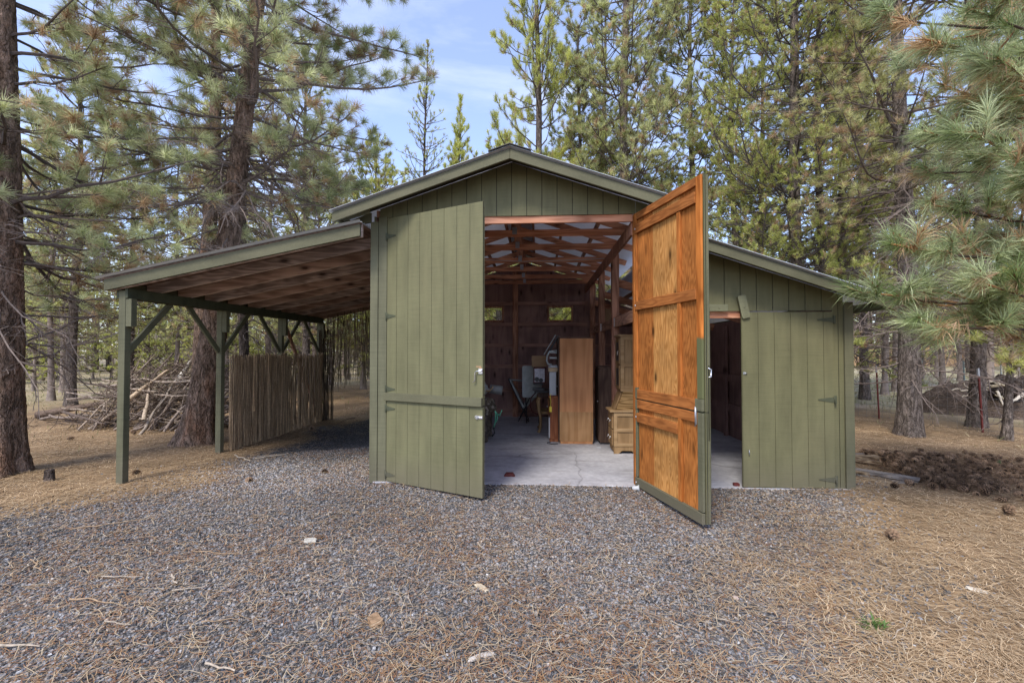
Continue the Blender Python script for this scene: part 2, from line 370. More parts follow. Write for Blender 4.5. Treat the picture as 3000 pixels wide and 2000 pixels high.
# --- roofs
def corrugate(name, xa, za, xb, zb, ya, yb, mat, amp=.014, wl=.088, per=6, t=0):
    n = int((yb-ya)/wl*per); ys = np.linspace(ya, yb, n+1); B = Bulk()
    ns = 9; ss = np.linspace(0, 1, ns); Y, S_ = np.meshgrid(ys, ss)
    X = xa+(xb-xa)*S_; Z = za+(zb-za)*S_ + amp*np.sin(2*np.pi*Y/wl)
    v = np.stack([X, Y, Z], -1).reshape(-1, 3); m = n+1
    i = np.arange(ns-1)[:, None]*m + np.arange(n)[None]; q = np.stack([i, i+1, i+m+1, i+m], -1).reshape(-1, 4)
    B.put(v, quads=q); return B.build(name, mat, barn, True)
YF = -.44
for ya, yb, mt in ((YF, .0, 'tin'), (.0005, YB+.3, 'tin_in')):
    corrugate('roof', AX, AZ+.022, -2.68, zm(-2.68)+.022, ya, yb, M[mt])
    corrugate('roof', AX, AZ+.022, 1.96, zm(1.96)+.022, ya, yb, M[mt])
    corrugate('lean_to_roof', 1.72, zs(1.72)+.022, 4.27, zs(4.27)+.022, ya, yb, M[mt])
corrugate('carport_roof', XL-.03, zc(XL-.03)+.024, -5.86, zc(-5.86)+.024, YF+.02, 5.75, M['tin'])
d = MB(); d.quadbox([(-5.82, -.36, zc(-5.82)-.006), (XL-.035, -.36, zc(XL)-.006), (XL-.035, 5.7, zc(XL)-.006), (-5.82, 5.7, zc(-5.82)-.006),
                     (-5.82, -.36, zc(-5.82)+.008), (XL-.035, -.36, zc(XL)+.008), (XL-.035, 5.7, zc(XL)+.008), (-5.82, 5.7, zc(-5.82)+.008)])
d.build('roof_deck', M['deck'], barn)
c = MB()
for s in (-1, 1):
    c.prism([(AX, YF-.012, AZ+.052), (AX+s*.27, YF-.012, AZ+.052-.27*PM), (AX+s*.27, YF-.012, AZ+.045-.27*PM), (AX, YF-.012, AZ+.043)], (0, YB-YF+.32, 0))
c.build('ridge_cap', plain('ridge_cap_metal', (.09, .085, .075), .6, .4, .4), barn)
def fascia(pts, d=.125, y=-.40, t=.036):
    (xa, za), (xb, zb) = pts
    m = MB(); m.prism([(xa, y, za-d), (xb, y, zb-d), (xb, y, zb), (xa, y, za)], (0, t, 0)); return m
fascia([(-2.65, zm(-2.65)), (AX-.001, AZ)]).build('fascia', M['greenx'], barn, .004)
fascia([(AX+.001, AZ), (1.94, zm(1.94))]).build('fascia', M['greenx'], barn, .004)
fascia([(1.70, zs(1.70)), (4.25, zs(4.25))], .115).build('fascia', M['greenx'], barn, .004)
fascia([(-5.78, zc(-5.78)), (-2.3, zc(-2.3))], .155, -.355, .04).build('fascia', M['greenx'], barn, .004)
# lookouts and short rafter tails under the main eave
l = MB(); l.prism([(-2.62, -.30, zm(-2.62)-.02), (-2.2, -.30, zm(-2.2)-.02), (-2.2, -.30, zm(-2.2)-.13), (-2.55, -.30, zm(-2.55)-.11)], (0, .04, 0))
l.build('rafter_tail', M['greenb'], barn); l = MB(); l.prism([(-2.56, -.02, zm(-2.56)-.03), (XL-.032, -.02, zm(XL)-.03), (XL-.032, -.02, zm(XL)-.16), (-2.5, -.02, zm(-2.5)-.12)], (0, .036, 0))
l.build('rafter_tail', M['greenb'], barn)
e = MB(); e.box(-2.62, -2.58, -.36, YB+.2, zm(-2.6)-.12, zm(-2.6)-.005); e.build('eave_board', M['greenb'], barn)
e = MB(); e.box(4.21, 4.235, -.36, YB+.2, zs(4.22)-.11, zs(4.22)-.005); e.build('eave_board', M['greenb'], barn)
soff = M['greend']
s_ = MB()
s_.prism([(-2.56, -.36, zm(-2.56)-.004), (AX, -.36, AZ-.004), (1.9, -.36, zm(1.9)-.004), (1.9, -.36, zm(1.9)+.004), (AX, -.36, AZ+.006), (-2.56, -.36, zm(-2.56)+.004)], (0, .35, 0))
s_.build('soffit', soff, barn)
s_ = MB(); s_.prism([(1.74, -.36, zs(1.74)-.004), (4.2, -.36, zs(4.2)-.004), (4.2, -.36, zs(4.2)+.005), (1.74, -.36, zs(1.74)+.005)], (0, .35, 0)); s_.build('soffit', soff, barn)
# --- trusses, purlins, plates, inner posts
for k, y in enumerate((.79, 1.72, 2.85, 3.80, 4.84, 5.7)):
    t = MB(); t.box(-2.19, 1.44, y-.019, y+.019, 3.50, 3.60)
    for s, xe in ((-1, -2.42), (1, 1.7)):
        t.beam((xe, y+.0395, zm(xe)-.15), (AX, y+.0395, AZ-.15), .038, .10)
    o = t.build('truss', M['truss'], barn, .003)
    kp = MB(); kp.box(AX-.055, AX+.055, y+.0195, y+.057, 3.605, AZ-.2); kp.build('king_post', M['postw'], o)
    gp = MB(); gp.box(AX-.035, AX+.035, y-.023, y-.0195, 3.53, 3.64); gp.build('gusset_plate', M['metal'], o)
for s, xs in ((-1, (-.62, -1.15, -1.68, -2.2)), (1, (-.10, .43, .96, 1.48))):
    for x in xs:
        p = MB(); p.box(x-.019, x+.019, .03, YB, zm(x)-.098, zm(x)-.006); p.build('purlin', M['purl'], barn)
for x in (2.1, 2.8, 3.5):
    p = MB(); p.box(x-.019, x+.019, .03, YB, zs(x)-.098, zs(x)-.006); p.build('purlin', M['purl'], barn)
p = MB(); p.box(1.233, 1.272, .08, YB, 3.32, 3.497); p.build('wall_plate', M['postw'], barn, .003)
p = MB(); p.box(-2.19, -2.15, .08, YB, 3.32, 3.497); p.build('wall_plate', M['postw'], barn, .003)
for y in (2.35, 4.15, 5.9):
    p = MB(); p.box(1.345, 1.475, y, y+.14, .021, 3.55); p.build('post', M['postw'], barn, .004)
    r_ = MB(); r_.beam((1.475, y+.20, 3.05), (3.9, y+.20, zs(3.9)-.2), .04, .14); r_.build('rafter', M['truss'], barn)
for a, b_ in ((.12, 2.348), (2.492, 4.148), (4.292, 5.898)):
    sb = MB(); sb.box(1.375, 1.415, a, b_, 2.20, 2.375); sb.build('shelf_beam', M['purl'], barn, .004)
for y in (2.29, 4.09):
    b = MB(); b.box(1.366, 1.374, y-.05, y+.05, 2.21, 2.37); b.build('bracket', M['steel'], barn)
sd = MB(); sd.box(1.48, 2.3, .3, 5.5, 2.38, 2.397); sd.build('loft_shelf', M['ply'], barn)
cb = MB(); cb.tube([(1.2, 2.3, 3.46), (.5, 2.25, 3.42), (-.3, 2.2, 3.40), (-1.2, 2.1, 3.43), (-2.1, 2.05, 3.46)], .006, 6); cb.build('cable', M['white'], barn)
# --- hardware
def hinge(parent, x, z, y, s=1, L=.15, name='strap_hinge'):
    h = MB(); h.box(x-s*.012-.016, x-s*.012+.016, y-.005, y, z-.052, z+.052)
    h.prism([(x+s*.008, y-.005, z-.034), (x+s*.008, y-.005, z+.034), (x+s*L, y-.005, z+.007), (x+s*L, y-.005, z-.007)], (0, .005, 0))
    h.tube([(x, y-.006, z-.05), (x, y-.006, z+.05)], .0075, 8)
    for dz in (-.035, 0, .035): h.tube([(x-s*.014, y-.008, z+dz), (x-s*.014, y-.004, z+dz)], .005, 6)
    return h.build(name, M['greend2'], parent)
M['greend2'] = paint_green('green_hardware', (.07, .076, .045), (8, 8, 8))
def place_door(o, x, y, a): o.location = (x, y, 0); o.rotation_euler = (0, 0, a); return o
# left leaf, seen from outside: tall upper section and a lower section under a drip rail
AL = math.atan2(-.65, 1.38); WL_ = 1.525
u = MB(); siding(u, 0, WL_, 1.115, lambda x: 3.565, 0, .022, .17, .195, .0045); u.box(.0, WL_, .0225, .045, 1.12, 1.24); u.box(0, .09, .0225, .045, 1.25, 3.5); u.box(WL_-.09, WL_, .0225, .045, 1.25, 3.5)
du = place_door(u.build('barn_door', GRV, barn), -2.045, -.034, AL); tag(du, 'tall upper section of the left barn door, green grooved boards with a crank bolt')
lo = MB(); siding(lo, 0, WL_, .03, lambda x: 1.105, 0, .022, .17, .195, .0045); lo.box(0, .09, .0225, .045, .03, 1.1); lo.box(WL_-.09, WL_, .0225, .045, .03, 1.1)
dl = place_door(lo.build('barn_door', GRV, barn), -2.045, -.034, AL); tag(dl, 'low lower section of the left barn door under the drip rail')
r_ = MB(); r_.box(-.015, WL_+.002, -.036, -.0005, 1.11, 1.215); r_.build('drip_rail', M['greenx'], du, .004)
for z in (3.32, 2.24, 1.26): hinge(du, 0, z, -.001)
for z in (1.0, .12): hinge(dl, 0, z, -.001)
h = MB(); h.box(WL_-.05, WL_+.004, -.012, -.0005, 1.50, 1.56); h.tube([(WL_+.01, -.03, 1.535), (WL_-.07, -.03, 1.532), (WL_-.085, -.03, 1.515), (WL_-.09, -.03, 1.41), (WL_-.115, -.03, 1.40)], .008, 8)
h.tube([(WL_-.03, -.03, 1.535), (WL_-.03, 0, 1.535)], .012, 8); h.build('crank_bolt', M['steel'], du)
h = MB(); h.box(WL_-.10, WL_+.004, -.01, -.0005, .965, 1.0); h.tube([(WL_-.1, -.014, .982), (WL_+.01, -.014, .982)], .007, 8); h.box(WL_-.08, WL_-.06, -.022, -.0105, .96, 1.005); h.build('barrel_bolt', M['steel'], dl)
pl = MB(); pl.box(WL_-.09, WL_-.02, -.0016, -.0006, 1.575, 1.592); pl.box(WL_-.045, WL_-.012, -.0016, -.0006, 1.562, 1.574); pl.build('bare_wood_patch', M['card'], du)
# right leaf, seen from inside: stained plywood in a frame, split like a stable door
AR = math.atan2(-1.345, .385); WR = 1.40
def stained(z0, z1, upper):
    m = MB()
    ed = [.05, .42, 1.0, WR-.085]
    for i in range(3):
        m.mi = (0, 1, 0)[i]; m.box(ed[i]+.0006, ed[i+1]-.0006, 0, .012, z0+.02, z1-.02)
    m.mi = 2; m.box(0, WR, .0125, .022, z0, z1); 
    return m
GB = (.115, .122, .055)
M['stile_g'] = wood('part_painted_stile', (.32, .095, .018), (.56, .19, .04), 'z', 14, False, .4, 1., GB)
du = place_door(stained(1.155, 3.57, 1).build('barn_door', [M['orange'], M['orange2'], M['green']], barn), 1.283, -.03, AR); tag(du, 'tall upper section of the right barn door, orange stained inner face')
dl = place_door(stained(.03, 1.145, 0).build('barn_door', [M['orange'], M['orange2'], M['green']], barn), 1.283, -.03, AR); tag(dl, 'lower section of the right barn door with a worn green painted frame')
def rail(par, x0, x1, z0, z1, mat, name='rail', t=.03): 
    m = MB(); m.box(x0, x1, -t, -.0005, z0, z1); return m.build(name, mat, par, .004)
rail(du, 0, .05, 1.30, 3.57, M['railz'], 'stile', .026); rail(du, WR-.085, WR, 1.285, 3.57, M['stile_g'], 'stile', .026)
rail(du, .051, WR-.086, 3.48, 3.57, M['rail'], t=.026); rail(du, .012, WR-.087, 3.30, 3.415, M['rail'], t=.036); rail(du, .012, WR-.087, 2.30, 2.415, M['rail'], t=.036)
rail(du, .051, WR-.12, 1.158, 1.275, M['rail'], t=.03); rail(du, 0, .05, 1.158, 1.298, M['greenb'], 'rail_end', .03); rail(du, WR-.119, WR, 1.158, 1.282, M['greenb'], 'rail_end', .03)
rail(du, .97, 1.03, 2.417, 3.298, M['railz'], 'stud'); rail(du, .97, 1.03, 1.277, 2.298, M['railz'], 'stud')
rail(dl, 0, .04, .15, 1.02, M['greenb'], 'stile', .026); rail(dl, WR-.085, WR, .15, 1.142, M['greenb'], 'stile', .026)
rail(dl, .051, WR-.087, 1.035, 1.142, M['rail'], t=.03); rail(dl, 0, .05, 1.022, 1.142, M['greenb'], 'rail_end', .03)
rail(dl, .05, .965, .86, .975, M['rail'], t=.04); rail(dl, .97, 1.03, .142, 1.033, M['railz'], 'stud'); rail(dl, 0, WR, .03, .14, M['greenx'], t=.036)
for par, z0, z1 in ((du, 1.157, 3.57), (dl, .032, 1.143)):
    m = MB(); siding(m, 0, WR, z0, lambda x: z1, 0, .02, .1)
    for i, v in enumerate(m.v): m.v[i] = (v[0], 0.0425-v[1], v[2])     # turned to face outwards
    m.build('siding', GRV, par)
m = MB(); m.box(WR-.03, WR+.006, .043, .060, .72 if 0 else .03, .86); m.build('edge_batten', M['greenb'], dl, .004)
m = MB(); m.box(WR-.03, WR+.006, .043, .060, 1.62, 3.57); m.build('edge_batten', M['greenb'], du, .004)
m = MB(); m.tube([(WR-.02, .052, 1.50), (WR-.015, .085, 1.51), (WR-.015, .09, 1.58), (WR-.02, .052, 1.60)], .007, 8); m.build('pull_handle', M['steel'], du)
m = MB(); m.box(WR-.105, WR-.085, -.038, -.0305, 1.02, 1.19); m.tube([(WR-.095, -.042, 1.0), (WR-.095, -.042, 1.2)], .006, 6); m.build('barrel_bolt', M['metal'], dl)
for par, z in ((du, 3.36), (du, 2.36), (dl, .92), (dl, .08)):
    m = MB(); m.tube([(.035, -.044, z), (.035, -.028, z)], .012, 8); m.build('bolt', M['metal'], par)
# --- lean-to doors
m = MB(); siding(m, 2.612, 3.755, .03, lambda x: 2.272, -.036, .03, 2.01, .203, .005); sdo = m.build('lean_to_door', GRV, barn); tag(sdo, 'closed right leaf of the lean-to door, green with three strap hinges')
for z in (2.17, 1.15, .14): hinge(sdo, 3.757, z, -.037, -1, .2)
m = MB(); m.box(2.63, 2.66, -.042, -.0365, 1.47, 1.5); m.tube([(2.64, -.05, 1.485), (2.67, -.05, 1.485)], .008, 8); m.build('latch_pin', M['metal'], sdo)
m = MB(); m.tube([(2.69, -.037, .50), (2.69, -.05, .50), (2.69, -.05, .44)], .006, 6); m.build('hook', M['metal'], sdo)
m = MB(); siding(m, 0, .745, .03, lambda x: 2.272, 0, .03, .1); m.box(.0, .745, .0305, .045, .03, .15); m.box(.66, .745, .0305, .045, .16, 2.27)
sd2 = place_door(m.build('lean_to_door', GRV, barn), 1.868, -.036, R(-87.5)); tag(sd2, 'narrow left leaf of the lean-to door standing open edge on')
for z in (2.1, 1.15, .14): hinge(sd2, 0, z, -.001)
m = MB(); m.box(2.19, 2.45, -.032, -.003, 2.285, 2.375); m.tube([(2.34, -.038, 2.33), (2.34, -.032, 2.33)], .012, 8); m.build('turn_button', M['greenl'], barn, .012)
m = MB(); c_ = Vector((2.64, 0, 2.34)); ax = Vector((-.2, 0, .98)); ay = Vector((.98, 0, .2))
pp = [c_+ax*a+ay*b+Vector((0, -.066, 0)) for a, b in ((-.15, -.042), (-.15, .042), (-.13, .052), (.13, .052), (.15, .042), (.15, -.042), (.13, -.052), (-.13, -.052))]
pp = [pp[i] for i in (0, 1, 2, 3, 4, 5, 6, 7)]
m.prism(pp, (0, .026, 0)); m.tube([(2.64, -.072, 2.34), (2.64, -.066, 2.34)], .014, 8); m.build('turn_button', M['greenl'], barn, .006)
# --- carport
PX = -5.60; PY = (-.22, 1.66, 3.55, 5.30)
for k, y in enumerate(PY):
    m = MB(); m.box(PX-.048, PX+.048, y-.048, y+.048, -.1, 2.60 if k else 2.585); po = m.build('carport_post', M['greenb'] if k < 1 else M['greenb2'] if 'greenb2' in M else M['greenb'], barn, .006)
    m = MB(); m.box(PX+.050, PX+.130, y-.045, y+.045, 2.10, 2.475); m.build('knee_block', M['greenb'], po, .004)
m = MB(); m.box(PX+.052, PX+.090, PY[0]-.06, PY[3]+.05, 2.48, 2.615); m.build('beam', M['greend2'], barn, .004)
m = MB(); m.box(PX-.090, PX-.052, PY[0]-.04, PY[3]+.05, 2.48, 2.60); m.build('beam', M['greend2'], barn, .004)
def brace(y, s, z0=1.76, dz=.76, dy=.80):
    m = MB(); m.beam((PX, y+s*.05, z0), (PX, y+s*dy, z0+dz), .036, .085); m.build('brace', M['greenb'], barn, .003)
brace(PY[0], 1); brace(PY[1], -1); brace(PY[1], 1); brace(PY[2], -1); brace(PY[2], 1); brace(PY[3], -1)
m = MB(); m.beam((PX+.02, PY[2]+.07, 2.42), (PX+.02, PY[3]-.06, .15), .03, .09); m.build('diagonal_brace', M['postw'], barn)
for k in range(10):
    y = .27 + k*.585; m = MB()
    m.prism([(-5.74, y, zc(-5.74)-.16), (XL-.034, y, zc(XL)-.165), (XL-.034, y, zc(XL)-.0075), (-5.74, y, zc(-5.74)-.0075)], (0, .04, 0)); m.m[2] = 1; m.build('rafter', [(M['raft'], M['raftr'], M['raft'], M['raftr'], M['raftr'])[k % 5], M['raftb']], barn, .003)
m = MB(); m.prism([(-5.74, -.312, zc(-5.74)-.165), (XL-.034, -.312, zc(XL)-.17), (XL-.034, -.312, zc(XL)-.0075), (-5.74, -.312, zc(-5.74)-.0075)], (0, .035, 0)); m.build('rafter', M['raft'], barn)
m = MB(); m.box(-5.80, -5.765, -.31, 5.6, zc(-5.78)-.13, zc(-5.78)-.01); m.build('eave_board', M['greenb'], barn)
# --- slab
m = MB(); m.box(XL+.025, XS-.022, -.045, YB-.002, -.16, .02); sl = m.build('concrete_floor', M['concrete'], None, .006); tag(sl, kind='structure')
# --- reed screens hung on the carport
def reeds(name, label, n, line, z0f, z1f, seed, gap=.0, rag=.06, lean=.02, col=((.22, .145, .085), (.56, .40, .24))):
    rng = np.random.default_rng(seed); B = Bulk(); s = np.sort(rng.random(n)); keep = np.ones(n, bool)
    if gap: keep = rng.random(n) > gap*(.35+.65*(np.sin(s*37)+np.sin(s*91+2))*.5+.3)
    s = s[keep]; n = len(s); P0 = np.array(line[0]); P1 = np.array(line[1])
    base = P0+(P1-P0)*s[:, None]; z0 = z0f(s)+rng.normal(0, rag, n); z1 = z1f(s)+rng.normal(0, rag, n)
    d = unit(P1-P0); off = rng.normal(0, .012, (n, 1))*np.array([-d[1], d[0], 0]); k = 9; u = np.linspace(0, 1, k)
    P = np.zeros((n, k, 3)); P[...] = (base+off)[:, None, :]
    P[:, :, :] += (rng.normal(0, lean, (n, 1, 1))*(u-.5)[None, :, None]*2 + rng.normal(0, .004, (n, k, 1)))*d
    P[:, :, 2] = z0[:, None]+(z1-z0)[:, None]*u
    r = np.repeat(rng.uniform(.003, .0065, (n, 1)), k, 1); m = rng.random((n, 1)); c = (np.array(col[0])*(1-m)+np.array(col[1])*m)*(1+.3*np.sin(s*41+seed)*np.sin(s*13)*.6)[:, None]
    tubes(B, P, r, 5, c); B.C[-1] = B.C[-1]*np.repeat(rng.uniform(.55, 1.45, (n*k, 1)), 5, 0).astype(np.float32)
    for zz in np.linspace(.15, .9, 5):        # binding wire
        q = np.linspace(0, 1, 12); L = P0+(P1-P0)*q[:, None]; zb = z0f(q)+(z1f(q)-z0f(q))*zz; L[:, 2] = zb
        tubes(B, L[None]+np.array([-d[1], d[0], 0])*.012, np.full((1, 12), .0025), 4, np.array([.05, .04, .03]))
    return tag(B.build(name, M['reed']), label, 'reed screen')
reeds('reed_screen', 'low brown reed screen standing between the carport posts', 620, ((-5.49, 1.76, 0), (-5.49, 3.72, 0)), lambda s: -.02+0*s, lambda s: 1.67+.02*np.sin(s*23), 3, .22, .03, .016)
reeds('reed_screen', 'gappy rear end of the low reed screen behind the carport diagonal brace', 430, ((-5.49, 3.72, 0), (-5.49, 5.22, 0)), lambda s: .02+.1*(np.sin(s*19)>.5), lambda s: 1.66+.03*np.sin(s*9), 4, .75, .03, .03)
reeds('reed_screen', 'tall ragged reed screen hanging from the rear edge of the carport roof', 560, ((-5.50, 5.50, 0), (-2.26, 5.50, 0)), lambda s: .95+.10*np.sin(s*5.)-.1*s+.3*(np.sin(s*61)>.82), lambda s: 2.62+.55*s, 6, .45, .10, .03, ((.14, .105, .065), (.40, .31, .19)))
reeds('reed_screen', 'narrow dark reed screen tied around the rear corner post', 70, ((-5.58, 5.22, 0), (-5.30, 5.47, 0)), lambda s: .0*s, lambda s: 2.3+0*s, 8, 0, .03, .01, ((.06, .045, .03), (.13, .09, .055)))
# ================================================================ stored furniture
FZ = .02
def pane_box(mb, x0, x1, y, z0, z1, fr=.05, t=.018):     # frame-and-panel face looking -y
    mb.box(x0, x0+fr, y-t, y, z0, z1); mb.box(x1-fr, x1, y-t, y, z0, z1); mb.box(x0+fr, x1-fr, y-t, y, z0, z0+fr); mb.box(x0+fr, x1-fr, y-t, y, z1-fr, z1)
# tall wardrobe, its plain side towards the doors
t = thing('wardrobe', 'tall plain tan wardrobe turned side on in the open barn doorway', 'wardrobe', (.71, 2.62, FZ))
m = MB(); m.box(-.31, .315, 0, .012, .05, 1.99); m.box(-.31, .315, .0125, .9, .05, 1.96); o = m.build('carcass', M['walnut'], t, .003)
m = MB(); m.box(-.312, .313, -.0022, -.0006, .05, .60); m.build('lower_panel', wood('tan_panel', (.36, .19, .08), (.46, .26, .12), 'z', 8, False), o)
m = MB(); m.box(-.30, .305, .004, .88, 0, .048); m.build('plinth', M['walnut'], t, .003)
m = MB(); m.box(-.335, .34, -.004, .92, 1.992, 2.015); m.build('top', M['dkwood'], t, .004)
for a, b in ((.01, .45), (.455, .9)):
    m = MB(); m.box(-.335, -.312, a, b, .06, 1.98); d_ = m.build('door', M['dkwood'], t, .003)
    k = MB(); k.tube([(-.336, b-.06 if a < .1 else a+.06, 1.05), (-.36, b-.06 if a < .1 else a+.06, 1.05)], .012, 10); k.build('knob', M['metal'], d_)
# dark cabinet between wardrobe and oak hutch
t = thing('cabinet', 'dark brown cabinet panel standing between the wardrobe and the oak secretary', 'cabinet', (1.25, 2.62, FZ))
m = MB(); m.box(-.10, .14, 0, .55, .03, 1.43); m.build('carcass', M['dkwood'], t, .004)
m = MB(); m.box(-.125, .15, -.012, .56, 1.432, 1.455); m.build('top', M['dkwood'], t, .004)
m = MB(); m.box(-.122, -.102, .01, .54, .06, 1.4); d_ = m.build('door', M['dkwood'], t, .003)
k = MB(); k.tube([(-.123, .07, .8), (-.145, .07, .8)], .012, 10); k.build('knob', M['steel'], d_)
m = MB(); m.box(-.09, .13, .01, .5, 0, .028); m.build('plinth', M['black'], t)
# oak secretary hutch
t = thing('secretary_desk', 'oak secretary hutch with two drawers standing just inside the open barn door', 'secretary', (1.48, 1.83, FZ))
m = MB(); m.box(-.20, .30, .012, .46, .12, .70)
m.prism([(-.20, 0.0, 0), (-.12, 0.0, 0), (-.06, 0, .05), (.10, 0, .05), (.16, 0, 0), (.30, 0, 0), (.30, 0, .118), (-.20, 0, .118)], (0, .03, 0)); m.box(-.20, .30, .0305, .45, .04, .119)
o = m.build('base_case', M['oak'], t, .003)
m = MB(); pane_box(m, -.20, .30, .0105, .12, .70, .06); m.box(-.14, .24, -.0075, .0105, .37, .43); m.build('side_frame', M['oakx'], o, .003)
for z in (.13, .42):
    m = MB(); m.box(-.225, -.2015, .04, .44, z, z+.27); d_ = m.build('drawer', M['oak'], t, .006)
    k = MB()
    for yy in (.14, .34): k.tube([(-.226, yy, z+.13), (-.25, yy, z+.13)], [.008, .018], 10); k.tube([(-.25, yy-.02, z+.12), (-.262, yy, z+.10), (-.25, yy+.02, z+.12)], .005, 6)
    k.build('drawer_pull', M['steel'], d_)
m = MB(); m.box(-.27, .32, -.03, .48, .702, .745); m.build('desk_top', M['oakx'], t, .014)
m = MB(); m.prism([(-.16, 0, .746), (.30, 0, .746), (.30, 0, 1.06), (-.04, 0, 1.06)], (0, .45, 0)); o = m.build('slant_case', wood('bold_oak', (.13, .07, .022), (.42, .26, .11), 'x', 30, False, .4, 1.), t, .003)
m = MB(); m.prism([(-.184, .03, .75), (-.166, .03, .75), (-.046, .03, 1.06), (-.064, .03, 1.06)], (0, .38, 0)); m.build('drop_lid', M['oak'], t, .004)
m = MB(); m.box(-.08, .30, .012, .44, 1.062, 2.00); o = m.build('upper_case', M['oak'], t, .003)
m = MB(); pane_box(m, -.08, .30, .0105, 1.062, 2.00, .06); m.box(-.02, .24, -.0075, .0105, 1.48, 1.54); m.box(-.02, .24, -.0075, .0105, 1.122, 1.16); m.build('side_frame', M['oakx'], o, .003)
for z0, z1 in ((1.10, 1.50), (1.53, 1.96)):
    m = MB(); m.box(-.10, -.0815, .03, .08, z0, z1); m.box(-.10, -.0815, .37, .42, z0, z1); m.box(-.10, -.0815, .0805, .3695, z0, z0+.05); m.box(-.10, -.0815, .0805, .3695, z1-.05, z1)
    d_ = m.build('door', M['oak'], t, .003); p = MB(); p.box(-.0935, -.0895, .081, .369, z0+.051, z1-.051); p.build('pane', M['black'], d_)
m = MB(); m.tube([(-.101, .06, 1.75), (-.125, .06, 1.74), (-.12, .06, 1.68)], .008, 8); m.build('pendant_pull', M['steel'], t)
m = MB(); m.box(-.115, .315, -.025, .465, 2.002, 2.035); m.build('cornice', M['oakx'], t, .006)
# pedestal desk left of the wardrobe
t = thing('pedestal_desk', 'cherry brown desk pedestal with an open drawer left of the wardrobe', 'desk', (.31, 2.82, FZ))
m = MB(); m.box(-.09, .065, 0, .5, .05, .84); m.build('carcass', M['cherry'], t, .004)
m = MB(); m.box(-.12, .07, -.02, .53, .842, .875); m.build('top', M['cherry'], t, .01)
m = MB(); m.box(-.10, .066, -.012, .51, 0, .048); m.build('plinth', M['cherry'], t, .004)
m = MB(); m.box(-.115, -.092, .03, .47, .06, .46); d_ = m.build('drawer', M['white'], t, .003)
m = MB(); m.box(-.125, -.1155, .02, .48, .5, .8); d_ = m.build('drawer', M['cherry'], t, .003); k = MB(); k.tube([(-.126, .25, .65), (-.15, .25, .65)], .012, 8); k.build('knob', M['steel'], d_)
# side table with curved legs
t = thing('side_table', 'old wooden table with curved cabriole legs under the stacked clutter', 'table', (.18, 3.75, FZ))
m = MB(); m.box(-.27, .12, -.05, .75, .86, .90); m.build('tabletop', M['black'], t, .008)
m = MB(); m.box(-.2, .10, 0, .7, .76, .858); m.build('apron', M['dkwood'], t, .003)
for x, y in ((-.17, .03), (-.17, .66), (.08, .03), (.08, .66)):
    m = MB(); m.tube([(x, y, .76), (x-.02, y, .68), (x-.005, y, .52), (x+.035, y, .32), (x+.03, y, .12), (x, y, .03), (x-.02, y, 0)], [.045, .052, .04, .03, .024, .03, .036], 10); m.build('leg', M['oak'], t)
m = MB(); m.box(-.12, .06, .03, .66, .40, .45); m.build('shelf', M['oak'], t, .003)
# things stacked on the two tables
def small(name, label, cat, mb, mat, bev=.004): return tag(mb.build(name, mat, None, bev), label, cat)
m = MB(); m.box(-.13, .12, 3.68, 3.75, .925, .985); m.box(-.13, .05, 3.67, 3.6795, .935, .975); small('amplifier', 'flat dark electronic box on the front edge of the curved leg table', 'electronics', m, M['black'])
m = MB(); m.box(-.115, .10, 3.80, 4.1, 1.04, 1.075); small('keyboard_tray', 'black flat tray lying on the curved leg table', 'tray', m, M['black'])
t = thing('toy_box', 'red and white printed carton on the curved leg table', 'box', (.02, 3.85, 1.08))
m = MB(); m.box(-.13, .13, 0, .2, 0, .34); m.build('carton', M['red'], t, .003)
m = MB(); m.box(-.11, .11, -.002, -.0005, .02, .31); m.build('printed_label', plain('printed_label', (.5, .48, .5), .5, .3, 0, .5, 25), t)
m = MB(); m.tube([(-.06, -.003, .08), (-.06, -.02, .08)], .05, 14); m.tube([(.03, -.003, .06), (.03, -.02, .06)], .045, 14); m.build('dark_disc', M['black'], t)
t = thing('cardboard_box', 'open cardboard box perched on top of the red carton', 'box', (-.02, 3.95, 1.425))
m = MB(); m.box(-.13, .19, 0, .26, 0, .004); m.box(-.13, .19, 0, .004, .0045, .24); m.box(-.13, .19, .256, .26, .0045, .24); m.box(-.13, -.126, .0045, .2555, .0045, .24); m.box(.186, .19, .0045, .2555, .0045, .24); m.build('carton', M['card'], t)
m = MB(); m.quadbox([(-.133, .0, .235), (-.129, 0, .24), (-.129, .25, .24), (-.133, .25, .235), (-.19, 0, .15), (-.186, 0, .155), (-.186, .25, .155), (-.19, .25, .15)]); m.build('flap', M['card'], t)
t = thing('folding_table', 'folded grey table top with rounded corners leaning near the rear wall', 'table', (-.16, 4.75, .66))
m = MB(); a = .04; pts = []
for cx, cz, q in ((.19, .05, 3), (.19, .72, 0), (-.19, .72, 1), (-.19, .05, 2)):
    for k in range(5): th = (q+k/4)*math.pi/2; pts.append((cx+a*math.cos(th), 0, cz+a*math.sin(th)))
m.prism(pts, (0, .05, 0)); m.build('tabletop', M['greyl'], t, .006)
m = MB()
for x in (-.15, .15): m.tube([(x, .08, .1), (x+.02, .3, -.64)], .014, 8)
m.build('folded_leg', M['black'], t)
